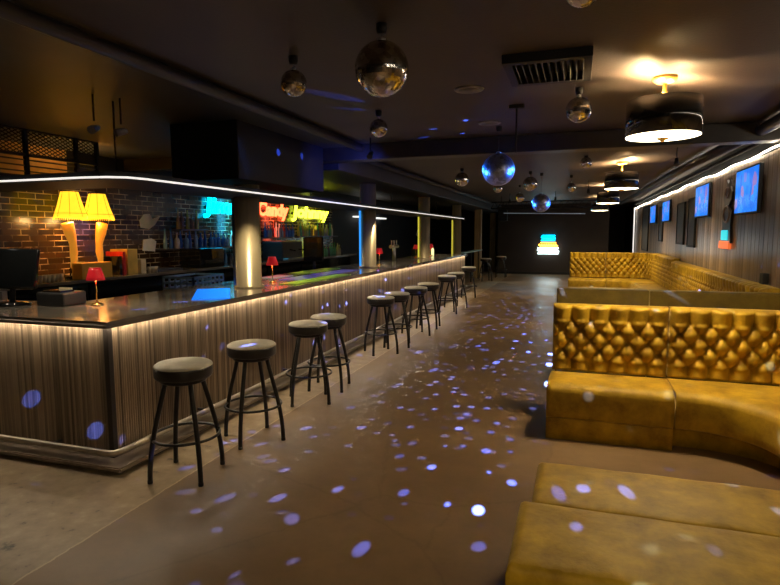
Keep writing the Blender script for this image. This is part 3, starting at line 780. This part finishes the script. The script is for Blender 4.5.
# ------------------------------------------------------------------ neon signs
def text_mesh(name, body, m, cx, cy, cz, h, width, rot, parent, shear=.12, bevel=.016, fill=False):
    cu = bpy.data.curves.new(name, 'FONT'); cu.body = body; cu.size = 1; cu.shear = shear
    cu.fill_mode = 'NONE'; cu.bevel_depth = bevel; cu.bevel_resolution = 1; cu.resolution_u = 3
    tmp = bpy.data.objects.new('tmp', cu); C.objects.link(tmp)
    bpy.context.view_layer.update()
    # measure, then rescale the curve so the tube keeps its thickness
    bb = [Vector(c) for c in tmp.bound_box]
    w0 = max(b.x for b in bb) - min(b.x for b in bb); h0 = max(b.y for b in bb) - min(b.y for b in bb)
    sx, sy = width / w0, h / h0
    cu.bevel_depth = bevel / ((sx + sy) / 2)
    bpy.context.view_layer.update()
    me = bpy.data.meshes.new_from_object(tmp.evaluated_get(bpy.context.evaluated_depsgraph_get()))
    xs = [v.co.x for v in me.vertices]; ys = [v.co.y for v in me.vertices]
    mx, my = (min(xs) + max(xs)) / 2, (min(ys) + max(ys)) / 2
    for v in me.vertices: v.co = Vector(((v.co.x - mx) * sx, (v.co.y - my) * sy, v.co.z * (sx + sy) / 2))
    me.transform(rot)
    me.materials.clear(); me.materials.append(m)
    bpy.data.objects.remove(tmp)
    me.name = name
    o = bpy.data.objects.new(name, me); C.objects.link(o); o.parent = parent
    o.location = Vector((cx, cy, cz)) - Vector(parent.location)
    return o
RX = Matrix(((0, 0, 1, 0), (1, 0, 0, 0), (0, 1, 0, 0), (0, 0, 0, 1)))     # text on a wall facing +X
RY = Matrix(((1, 0, 0, 0), (0, 0, -1, 0), (0, 1, 0, 0), (0, 0, 0, 1)))    # text on a wall facing -Y
for body, m, y0, y1, lab, lc in (('Jimmy', 'cyan', 8.72, 10.3, 'cyan neon word sign on the brick wall left of the first column', (.05, .6, 1)),
                             ('Candy', 'redneon', 10.55, 11.85, 'red neon word sign on the back wall right of the first column', (1, .12, .05)),
                             ('Johnny', 'yelneon', 12.05, 14.1, 'yellow green neon word sign on the back wall', (.8, .9, .1))):
    t = thing('neon_sign', lab, 'neon sign', (-6.5, (y0 + y1) / 2, 2.15), 'neon word signs on the back wall')
    text_mesh('letters', body, M[m], -6.44, (y0 + y1) / 2, 2.15, .38, y1 - y0, RX, t, bevel=.02)
    MB().box(-6.5, -6.47, y0 + .1, y1 - .1, 2.12, 2.18).build('backing', M['black'], t)
    light('neon_glow', 'AREA', (-6.36, (y0 + y1) / 2, 2.15), 6, lc, shape='RECTANGLE', size=.3, size_y=y1 - y0, rot=(PI / 2, 0, PI / 2))
t = thing('neon_sign', 'stacked cyan, orange and white neon sign on the far wall', 'neon sign', (-1.1, 23.4, 1.15))
f = MB()
def wavy(f, x0, x1, z, a, n, y=23.33, r=.018):
    f.tube([(x0 + (x1 - x0) * i / (n * 8), y, z + a * math.sin(i * PI / 4)) for i in range(n * 8 + 1)], r, 6)
f = MB(); wavy(f, -1.36, -.84, 1.46, .05, 6, r=.024); f.tube([(-1.34, 23.33, 1.55), (-.84, 23.33, 1.55)], .022, 6); f.tube([(-1.38, 23.33, 1.36), (-.84, 23.33, 1.36)], .022, 6); f.build('top_tubes', M['cyan'], t)['label'] = 'cyan tubes'
f = MB(); wavy(f, -1.46, -.74, 1.16, .05, 8, r=.02); f.tube([(-1.4, 23.33, 1.27), (-.8, 23.33, 1.27)], .018, 6); f.build('middle_tubes', M['orneon'], t)['label'] = 'orange tubes'
f = MB(); wavy(f, -1.5, -.7, .95, .06, 7, r=.024); f.tube([(-1.5, 23.33, .84), (-.7, 23.33, .84)], .022, 6); f.tube([(-1.5, 23.33, 1.05), (-.7, 23.33, 1.05)], .022, 6); f.build('bottom_tubes', M['whneon'], t)['label'] = 'white tubes'
MB().box(-1.45, -.75, 23.37, 23.4, .9, 1.5).build('backing', M['black'], t)
light('neon_glow', 'POINT', (-1.1, 23.0, 1.15), 6, (.7, .9, 1), .3)

# ------------------------------------------------------------------ back bar
bk = thing('back_counter', 'dark back counter along the brick wall behind the bar', 'counter', (-6.1, 9, 0))
MB().box(-6.495, -5.75, 4.0, 14.4, 1.06, 1.1, .005).build('worktop', M['top'], bk)
for k in range(7): MB().box(-5.82, -5.78, 4.05 + k * 1.43, 5.44 + k * 1.43, .1, 1.05, .004).build('door', M['gloss_black'], bk)
MB().box(-6.495, -5.83, 4.02, 14.38, 0, 1.06).build('carcass', M['black'], bk)
sk = thing('work_station', 'steel work station under the inner side of the bar', 'counter', (-4.6, 9, 0))
MB().box(-4.95, -4.22, 5.5, 14, .78, .82, .004).build('sink_top', M['darksteel'], sk)
MB().box(-4.9, -4.25, 5.55, 13.95, 0, .78).build('cabinet', M['black'], sk)

# leg lamps
def leg_lamp(y, lab, flip):
    x = -6.1; g = 'leg shaped lamps with yellow shades'
    t = thing('leg_lamp', lab, 'lamp', (x, y, 1.1), g)
    MB().lathe([(0, 0), (.11, 0), (.115, .015), (.1, .03), (0, .035)], c=(x, y, 1.1), n=28).build('base', M['gloss_black'], t)
    pts = [(x, y - .06 * flip, 1.80), (x, y - .03 * flip, 1.68), (x, y, 1.58), (x, y + .01 * flip, 1.52), (x, y + .012 * flip, 1.42), (x, y, 1.30), (x, y - .02 * flip, 1.22), (x, y - .03 * flip, 1.19)]
    MB().tube(pts, [.072, .066, .05, .042, .047, .032, .021, .026], 16).build('leg', M['leg'], t)
    sh = MB(); sh.tube([(x, y - .045 * flip, 1.22), (x, y + .0 * flip, 1.185), (x, y + .05 * flip, 1.15), (x, y + .085 * flip, 1.143)], [.03, .035, .03, .014], 12)
    sh.tube([(x, y - .05 * flip, 1.2), (x, y - .06 * flip, 1.135)], [.014, .006], 8)
    sh.build('shoe', M['gloss_black'], t)
    R0, R1 = .10, .195
    n = 32; rows = []
    s = MB()
    prof = [(R1, 1.87), (R1 * .93, 1.92), (.152, 2.0), (.125, 2.1), (R0, 2.19), (R0 - .004, 2.19), (.12, 2.1), (.147, 2.0), (R1 * .93 - .005, 1.92), (R1 - .005, 1.87)]
    s.lathe(prof[:5], c=(x, y, 0), n=32)
    bmesh.ops.delete(s.bm, geom=[f_ for f_ in s.bm.faces if len(f_.verts) > 4], context='FACES_ONLY')
    bmesh.ops.solidify(s.bm, geom=list(s.bm.faces), thickness=.003)
    shade = s.build('lamp_shade', M['shade_y'], t)
    fr = MB(); darkband = mat('shade_trim', (.35, .16, .01), .6)
    for k in range(8):
        a = k * PI / 4; fr.tube([(x + (r_ + .002) * math.cos(a), y + (r_ + .002) * math.sin(a), z_) for r_, z_ in prof[:5]], .0025, 5)
    fr.tube([(x + .184 * math.cos(a * PI / 16), y + .184 * math.sin(a * PI / 16), 1.92) for a in range(32)], .003, 5, closed=True)
    fr.build('seam', darkband, shade)
    fg = MB()
    for k in range(48):
        a = k * PI / 24; fg.tube([(x + R1 * math.cos(a), y + R1 * math.sin(a), 1.87), (x + R1 * math.cos(a), y + R1 * math.sin(a), 1.84)], .0035, 4)
    fg.build('fringe', M['shade_y'], shade)
    MB().sphere((x, y, 2.02), .03, 16, 10).build('bulb', M['shade_y'], t)
    light('leg_lamp_bulb', 'POINT', (x, y, 2.08), 6, (1, .62, .2), .03)
    light('leg_lamp_bulb', 'POINT', (x + .0, y, 1.83), 5, (1, .6, .2), .06)
leg_lamp(5.55, 'left leg-shaped lamp with yellow shade on the back counter', 1)
leg_lamp(5.98, 'right leg-shaped lamp with yellow shade on the back counter', -1)

# bottle cage with mesh front hanging over the back bar
t = thing('wire_cage', 'dark metal mesh cage hanging above the canopy at far left', 'cage', (-5.75, 5.0, 2.3))
f = MB()
for yy in (3.9, 4.58, 5.22, 5.52): f.box(-5.62, -5.58, yy - .02, yy + .02, 2.25, 2.78)
for zz in (2.27, 2.5, 2.77): f.box(-5.62, -5.58, 3.9, 5.52, zz - .015, zz + .015)
f.build('frame', M['black'], t)
MB().box(-5.602, -5.598, 3.9, 5.52, 2.5, 2.77).build('mesh_panel', M['mesh'], t)
f = MB()
for k in range(3): f.box(-5.61, -5.6, 3.9, 5.5, 2.32 + k * .06, 2.335 + k * .06)
f.build('bars', M['dark'], t)

# point of sale terminals and printer at the left of the bar
def terminal(x, y, lab, s=1, rz=0):
    t = thing('till_terminal', lab, 'till', (x, y, 1.055)); z = 1.055
    MB().lathe([(0, 0), (.12 * s, 0), (.12 * s, .02), (.05 * s, .035), (0, .035)], c=(x, y, z), n=24).build('base', M['gloss_black'], t)
    MB().tube([(x, y, z + .02), (x, y + .02, z + .2 * s)], .022, 10).build('stand', M['black'], t)
    f = MB().box(x - .2 * s, x + .2 * s, y - .03, y + .02, z + .12 * s, z + .42 * s, .015)
    bmesh.ops.rotate(f.bm, verts=f.bm.verts, cent=(x, y, z + .25), matrix=Matrix.Rotation(rz, 3, 'Z') @ Matrix.Rotation(-.25, 3, 'X'))
    f.build('monitor', M['gloss_black'], t)
    MB().box(x - .05, x + .03, y - .11, y - .06, z + .06, z + .13, .004).build('card_reader', M['steel'], t)
    return t
terminal(-4.55, 3.5, 'black till terminal on the left end of the bar', 1.15, .3)
terminal(-4.95, 3.35, 'black till terminal partly cut by the left edge of the view', 1.3, -.3)
t = thing('receipt_printer', 'dark low printer box on the bar beside the till', 'printer', (-4.18, 3.66, 1.055))
MB().box(-4.33, -4.03, 3.54, 3.78, 1.055, 1.17, .015).build('body', M['dark'], t)
MB().box(-4.28, -4.08, 3.56, 3.7, 1.17, 1.185, .004).build('lid', M['gloss_black'], t)
MB().box(-4.25, -4.11, 3.7, 3.71, 1.17, 1.2).build('paper', M['creambox'], t)

# small cordless lamps with red shades on the bar
def red_lamp(x, y, lab, e=1.6):
    t = thing('table_lamp', lab, 'lamp', (x, y, 1.055), 'small red shaded lamps on the bar')
    MB().lathe([(0, 0), (.052, 0), (.055, .006), (.04, .016), (.012, .026), (0, .028)], c=(x, y, 1.055), n=28).build('base', M['brass'], t)
    MB().tube([(x, y, 1.07), (x, y, 1.31)], .006, 10).build('stem', M['brass'], t)
    s = MB().lathe([(.075, 1.27), (.068, 1.30), (.052, 1.35), (.046, 1.37)], c=(x, y, 0), n=28)
    bmesh.ops.delete(s.bm, geom=[f_ for f_ in s.bm.faces if len(f_.verts) > 4], context='FACES_ONLY')
    bmesh.ops.solidify(s.bm, geom=list(s.bm.faces), thickness=.003)
    s.build('lamp_shade', M['red'], t)
    MB().lathe([(0, 1.368), (.047, 1.368), (.047, 1.374), (0, 1.374)], c=(x, y, 0), n=24).build('shade_cap', M['red'], t)
    light('table_lamp_light', 'POINT', (x, y, 1.30), e, (1, .8, .45), .015)
red_lamp(-3.86, 3.72, 'red shaded brass table lamp on the near bar corner')
red_lamp(-3.56, 6.12, 'red shaded table lamp just right of the first column', 5)
red_lamp(-3.6, 10.2, 'red shaded table lamp just right of the blue edged column', 5)
red_lamp(-3.7, 14.6, 'small red shaded table lamp between the farther columns', 1.5)
red_lamp(-3.8, 13.5, 'darker red shaded table lamp beside the third column', .8)

# coloured light on the bar top put in as coloured slabs, and a card
def slab(name, x0, x1, y0, y1, m, lab, cat, h=.008):
    tag(MB().box(x0, x1, y0, y1, 1.055, 1.055 + h, .002).build(name, m), lab, cat)
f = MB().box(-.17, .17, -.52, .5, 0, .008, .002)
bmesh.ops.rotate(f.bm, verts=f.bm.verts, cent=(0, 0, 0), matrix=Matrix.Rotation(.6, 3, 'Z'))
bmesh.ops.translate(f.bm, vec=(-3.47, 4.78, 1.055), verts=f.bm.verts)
tag(f.build('blue_glow_patch', M['bluelit']), 'bright blue patch on the bar before the first column, glow put into its colour', 'panel')  # emissive slab stands in for a blue reflection on the counter
slab('light_patch', -3.35, -3.12, 5.9, 7.6, M['greenlit'], 'yellow green patch of painted light along the bar edge right of the first column', 'mat')
slab('light_patch', -3.7, -3.4, 6.5, 8.6, M['violet'], 'blue violet patch of painted light lengthwise on the bar', 'mat')
slab('menu_card', -4.1, -3.85, 6.6, 7.2, M['cyanmat'], 'pale cyan card on the inner side of the bar', 'card')
slab('light_patch', -4.15, -3.85, 7.6, 8.9, M['greenlit'], 'green patch of painted light on the inner side of the bar', 'mat')

# boxes, papers and cups on the back counter
def bx(name, y0, y1, z1, m, lab, cat, x0=-6.2, x1=-5.9, z0=1.1):
    tag(MB().box(x0, x1, y0, y1, z0, z1, .006).build(name, m), lab, cat)
bx('yellow_box', 5.38, 5.86, 1.3, mat('yellow_tub', (.85, .5, .05), .4), 'yellow tub on the back counter below the leg lamps', 'box', -5.95, -5.79)
bx('red_menu', 6.17, 6.22, 1.42, M['redbox'], 'red upright menu beside the yellow box', 'menu')
bx('yellow_carton', 6.25, 6.44, 1.45, M['yellowbox'], 'pale yellow carton standing on the back counter', 'box')
bx('cream_carton', 6.5, 6.6, 1.3, M['creambox'], 'small cream carton right of the pale yellow one', 'box')
bx('black_binder', 6.1, 6.15, 1.36, M['gloss_black'], 'black upright binder left of the red menu', 'binder')
bx('tray', 6.85, 7.4, 1.13, M['darksteel'], 'flat metal tray on the back counter', 'tray', -6.3, -5.9)
for k in range(9):
    cy = 4.9 + k * .055 if k < 6 else 6.66 + (k - 6) * .07
    tag(MB().lathe([(0, 0), (.022, 0), (.03, .085), (.027, .085), (.02, .006), (0, .006)], c=(-5.9, cy, 1.1), n=14).build('drinking_glass', BM[3]), 'small drinking glass standing on the back counter', 'glass', 'small glasses on the back counter')
tag(MB().prism([(7.18, 1.76), (7.36, 1.74), (7.48, 1.8), (7.62, 1.95), (7.44, 1.9), (7.38, 1.98), (7.26, 1.97), (7.16, 1.87)], -6.495, -6.48, 'X').build('wall_sticker', M['mint']), 'upper pale mint sign on the brick wall', 'sign')
tag(MB().prism([(7.2, 1.4), (7.46, 1.38), (7.5, 1.54), (7.4, 1.59), (7.22, 1.57)], -6.495, -6.48, 'X').build('wall_sticker', M['mint']), 'lower pale mint sign on the brick wall', 'sign')
# shelves of bottles
def bottle_mesh(kind, m):
    if kind == 0: pr = [(0, 0), (.036, 0), (.038, .01), (.038, .17), (.03, .2), (.013, .23), (.013, .28), (.016, .285), (.016, .3), (0, .3)]
    elif kind == 1: pr = [(0, 0), (.045, 0), (.047, .01), (.047, .13), (.035, .165), (.014, .18), (.014, .23), (.018, .235), (.018, .26), (0, .26)]
    else: pr = [(0, 0), (.033, 0), (.034, .01), (.036, .12), (.022, .19), (.012, .25), (.012, .31), (.015, .315), (.015, .325), (0, .325)]
    b = MB().lathe(pr, n=14); return b
kinds = ['straight bottle', 'squat bottle', 'slender bottle']
cols = ['blue', 'green', 'amber', 'pale', 'black', 'red', 'teal', 'yellow green']
cache = {}
def bottle(x, y, z, kd, ci, where, g):
    key = (kd, ci)
    if key not in cache:
        cache[key] = bottle_mesh(kd, None).build('bottle', BM[ci]); o = cache[key]
    else:
        o = cache[key].copy(); C.objects.link(o)
    o.location = (x, y, z); tag(o, '%s %s %s' % (cols[ci], kinds[kd], where), 'bottle', '%s %ss %s' % (cols[ci], kinds[kd], where))
def shelf(y0, y1, z, lab):
    tag(MB().box(-6.5, -6.25, y0, y1, z - .025, z, .003).build('wall_shelf', M['darksteel']), lab, 'shelf')
shelf(7.5, 10.2, 1.42, 'dark shelf of bottles under the cyan neon sign')
shelf(10.6, 12.0, 1.58, 'dark shelf of bottles under the red neon sign')
shelf(12.1, 14.3, 1.6, 'dark shelf of bottles under the yellow neon sign')
rb = random.Random(3)
def rowb(y0, y1, z, where, pal, x=-6.38, step=.115):
    y = y0
    while y < y1:
        bottle(x + rb.uniform(-.02, .02), y, z, rb.randrange(3), rb.choice(pal), where, '')
        y += step * rb.uniform(.9, 1.3)
rowb(7.6, 10.1, 1.42, 'on the shelf under the cyan neon sign', [0, 6, 3, 0])
rowb(8.5, 10.2, 1.1, 'on the back counter under the cyan neon sign', [0, 4, 6, 3])
rowb(10.7, 11.95, 1.58, 'on the shelf under the red neon sign', [0, 6, 5])
rowb(12.2, 14.2, 1.6, 'on the shelf under the yellow neon sign', [1, 7, 3, 2])
rowb(12.4, 14.2, 1.1, 'on the back counter under the yellow neon sign', [1, 7, 3, 4], -6.1, .13)
shelf(7.85, 8.55, 1.74, 'short upper shelf of amber bottles left of the cyan neon sign')
rowb(7.92, 8.5, 1.74, 'on the short upper shelf', [2, 7, 2])
# dark machines on the back counter
bx('fridge_box', 7.7, 8.35, 1.42, M['gloss_black'], 'black cooler box on the back counter left of the blue bottles', 'cooler', -6.2, -5.8)
t = thing('coffee_machine', 'dark coffee machine below the red neon sign', 'machine', (-6.1, 10.9, 1.1))
MB().box(-6.35, -5.85, 10.5, 11.4, 1.1, 1.5, .03).build('body', M['dark'], t)
for yy in (10.75, 11.15): MB().tube([(-5.82, yy, 1.32), (-5.68, yy, 1.3)], .014, 8).build('handle', M['gloss_black'], t)
MB().box(-5.85, -5.72, 10.5, 11.4, 1.1, 1.14, .005).build('drip_tray', M['steel'], t)
t = thing('till_terminal', 'black till screen standing right of the green bottles', 'till', (-4.6, 9.4, .82))
MB().box(-4.8, -4.4, 9.37, 9.42, 1.15, 1.6, .015).build('monitor', M['gloss_black'], t); MB().tube([(-4.6, 9.42, .82), (-4.6, 9.42, 1.25)], .03, 10).build('stand', M['black'], t)
# plastic crate of glasses
t = thing('glass_crate', 'grid crate of glasses behind the bar, blue light in its colour', 'crate', (-4.65, 6.0, .82))
f = MB()
for zz in (.83, .9, .97, 1.04, 1.11): f.box(-4.88, -4.86, 5.72, 6.35, zz, zz + .025).box(-4.44, -4.42, 5.72, 6.35, zz, zz + .025).box(-4.88, -4.42, 5.72, 5.74, zz, zz + .025).box(-4.88, -4.42, 6.33, 6.35, zz, zz + .025)
for k in range(8): f.box(-4.44, -4.42, 5.72 + k * .0875, 5.74 + k * .0875, .82, 1.135)
for k in range(6): f.box(-4.88 + k * .088, -4.86 + k * .088, 5.72, 5.74, .82, 1.135)
f.build('grid', M['cratemat'], t)
for i in range(3):
    for j in range(4):
        MB().lathe([(0, 0), (.028, 0), (.034, .15), (.031, .15), (.024, .008), (0, .008)], c=(-4.78 + i * .13, 5.82 + j * .14, .83), n=12).build('glass', BM[6], t)
# beer tap tower and far bar clutter
t = thing('beer_tower', 'pale steel tap tower on the bar between the second and third columns', 'tap', (-3.95, 12.2, 1.055))
MB().tube([(-3.95, 12.2, 1.055), (-3.95, 12.2, 1.38)], .04, 14).build('pillar', M['steel'], t)
MB().tube([(-3.95, 11.95, 1.36), (-3.95, 12.45, 1.36)], .04, 14).build('crossbar', M['steel'], t)
for yy in (12.02, 12.2, 12.38):
    MB().tube([(-3.95, yy, 1.38), (-3.95, yy, 1.5)], [.01, .016], 8).build('tap_handle', M['creambox'], t)
tag(MB().lathe([(0, 0), (.04, 0), (.04, .14), (.012, .2), (.012, .26), (0, .26)], c=(-3.9, 15.6, 1.055), n=14).build('candle_jar', emis('candle_glow', (.85, .85, .4), 1.0)), 'glowing pale bottle lamp near the far end of the bar', 'lamp')
t = thing('plaster_figure', 'white long-necked ornament standing behind the far bar', 'ornament', (-4.6, 16.9, 0))
MB().box(-4.85, -4.35, 16.7, 17.1, 0, 1.2, .01).build('pedestal', M['black'], t)
MB().tube([(-4.6, 16.9, 1.2), (-4.52, 16.9, 1.35), (-4.6, 16.9, 1.5), (-4.72, 16.9, 1.62), (-4.68, 16.9, 1.72), (-4.58, 16.9, 1.7)], [.05, .035, .03, .04, .06, .04], 12).build('figure', mat('plaster', (.7, .7, .68), .5), t)
tag(MB().box(-6.5, -6.3, 16.0, 18.6, 2.15, 2.19).build('tube_light', emis('far_tube', (.8, .8, .75), 1.2)), 'pale tube light on the far left back wall', 'light')

# ------------------------------------------------------------------ party light: dot beams thrown off the mirror balls
def dots(name, loc, energy, scale, thr, col, seed=0, sign=-1, size=0.004, cut=.17, gate=1.2):
    '''parallel beams: each dot keeps its width and brightness however far it travels down (or up)'''
    o = light(name, 'POINT', loc, energy, (1, 1, 1), size)
    d = o.data; d.use_nodes = True; nt = d.node_tree; L = nt.links
    em = next(n for n in nt.nodes if n.type == 'EMISSION')
    def mth(op, a, b_=None):
        n = N(nt, 'ShaderNodeMath', operation=op)
        for k, v in ((0, a), (1, b_)):
            if v is None: continue
            if isinstance(v, (int, float)): n.inputs[k].default_value = v
            else: L.new(v, n.inputs[k])
        return n.outputs[0]
    tc = N(nt, 'ShaderNodeTexCoord'); mp = N(nt, 'ShaderNodeMapping'); mp.inputs['Location'].default_value = (seed, seed * .7, seed * 1.3)
    L.new(tc.outputs['Normal'], mp.inputs['Vector'])
    sz = N(nt, 'ShaderNodeSeparateXYZ'); L.new(tc.outputs['Normal'], sz.inputs[0])
    nz = mth('MAXIMUM', mth('MULTIPLY', sz.outputs[2], sign), .16)
    on = mth('GREATER_THAN', mth('MULTIPLY', sz.outputs[2], sign), cut)
    vo = N(nt, 'ShaderNodeTexVoronoi', Scale=scale); vo.inputs['Randomness'].default_value = .6; L.new(mp.outputs[0], vo.inputs['Vector'])
    dd = mth('DIVIDE', vo.outputs['Distance'], mth('POWER', nz, .8))
    r = ramp(nt, [(thr * .7, (1, 1, 1)), (thr, (0, 0, 0))]); L.new(dd, r.inputs[0])
    sp = N(nt, 'ShaderNodeSeparateXYZ'); L.new(vo.outputs['Color'], sp.inputs[0])
    g = mth('MULTIPLY', mth('MULTIPLY', mth('POWER', sp.outputs[0], gate), r.outputs[0]), mth('DIVIDE', on, mth('POWER', nz, 2.0)))
    L.new(g, em.inputs['Strength']); em.inputs['Color'].default_value = (*col, 1)
    return o
dots('dot_beam', (-.84, 6.28, 2.14), 1500, 16, .30, (.12, .18, 1), 2, cut=.22)
dots('dot_beam', (-.3, .2, 2.35), 1100, 9, .22, (.11, .16, 1), 12.4, cut=.28, gate=3)
dots('dot_beam', (-.05, 4.87, 2.5), 800, 13, .22, (.13, .19, 1), 7, cut=.5, gate=1.5)
dots('dot_beam', (-1.06, 3.06, 2.38), 700, 11, .17, (.12, .18, 1), 8, cut=.6, gate=2.5)
dots('dot_beam', (-.69, 11.4, 2.03), 1400, 15, .32, (.12, .18, 1), 4, cut=.34)
# blue pinspots aimed at the two blue balls
def aim(o, p):
    o.rotation_euler = (Vector(p) - o.location).to_track_quat('-Z', 'Y').to_euler()
for bx_, by_, bz_ in ((-.84, 6.3, 2.34), (-.69, 11.4, 2.23)):
    for k, (dx, dy, dz) in enumerate(((-1.3, .9, .1), (1.2, .9, .05), (-1.2, -.1, -.3), (1.3, .1, -.3))):
        o = light('pinspot', 'SPOT', (bx_ + dx, by_ + dy, bz_ + dz), 320, (.02, .2, 1), .08, spot_size=math.radians(11.5), spot_blend=.2); aim(o, (bx_, by_, bz_))

for p_, e in (((-3.87, 3.07, .42), 1300), ((-3.27, 3.07, .24), 1300)):
    o = light('beam', 'SPOT', (-.3, .2, 2.35), e, (.08, .16, 1), .005, spot_size=math.radians(1.5), spot_blend=.3); aim(o, p_)
for p_ in ((-1.79, 6.7, 2.8), (-1.55, 6.2, 2.8), (-1.12, 5.85, 2.8), (-1.3, 6.6, 2.8), (-1.95, 4.5, 2.8), (-2.05, 4.9, 2.8), (-4.95, 5.3, 2.75), (-4.5, 6.3, 2.75)):
    o = light('beam', 'SPOT', (-1.0, 6.2, 2.32), 300 if p_[0] > -3 else 1500, (.04, .1, 1), .005, spot_size=math.radians(5 if p_[0] > -3 else 2.2), spot_blend=.4); aim(o, p_)
# added warm fill spots under the canopy, no fixtures, brightening counter and columns
for k in range(9):
    light('canopy_fill', 'SPOT', (-3.22, 3.7 + k * 1.45, 2.045), 24, (1, .80, .5), .02, spot_size=math.radians(100), spot_blend=.8)
for k in range(4):
    light('canopy_fill', 'SPOT', (-4.2 - k * 1.2, 3.4, 2.045), 14, (1, .85, .6), .02, spot_size=math.radians(120), spot_blend=.7)

# soft blue wash from the party lights over the bar and far floor
o = light('blue_wash', 'SPOT', (-2.3, 6.6, 2.5), 30, (.08, .12, 1), .1, spot_size=math.radians(120), spot_blend=1); aim(o, (-5.5, 8.5, 1.6))
o = light('cool_wash', 'SPOT', (-1.6, 19.5, 2.6), 80, (.55, .8, 1), .2, spot_size=math.radians(85), spot_blend=.8); aim(o, (-1.2, 18.5, 0))
for k in range(3): light('back_bar_fill', 'SPOT', (-5.3, 6.8 + k * 2.4, 2.72), 14, (1, .75, .45), .03, spot_size=math.radians(120), spot_blend=.8)  # added fill spots over the back bar, no fixture

w = bpy.data.worlds.new('night'); scn.world = w; w.use_nodes = True
w.node_tree.nodes['Background'].inputs[0].default_value = (.05, .06, .1, 1); w.node_tree.nodes['Background'].inputs[1].default_value = .1

# ------------------------------------------------------------------ camera
cd = bpy.data.cameras.new('camera'); cam = bpy.data.objects.new('camera', cd); C.objects.link(cam)
r_ = Vector((0.94915245, 0.31479217, -0.00393971)); u_ = Vector((-0.02902099, 0.09995058, 0.99456908)); f_ = Vector((-0.31347634, 0.94388335, -0.10400392))
mw = Matrix.Identity(4)
for i in range(3): mw[i][0] = r_[i]; mw[i][1] = u_[i]; mw[i][2] = -f_[i]
mw[2][3] = 1.65
cam.matrix_world = mw
cd.sensor_width = 36; cd.lens = 562.467 * 36 / 780; cd.clip_start = .05; cd.clip_end = 100
scn.camera = cam
scn.view_settings.view_transform = 'Standard'; scn.view_settings.look = 'None'
scn.view_settings.gamma = 1; scn.view_settings.use_curve_mapping = False
scn.view_settings.exposure = 0.5
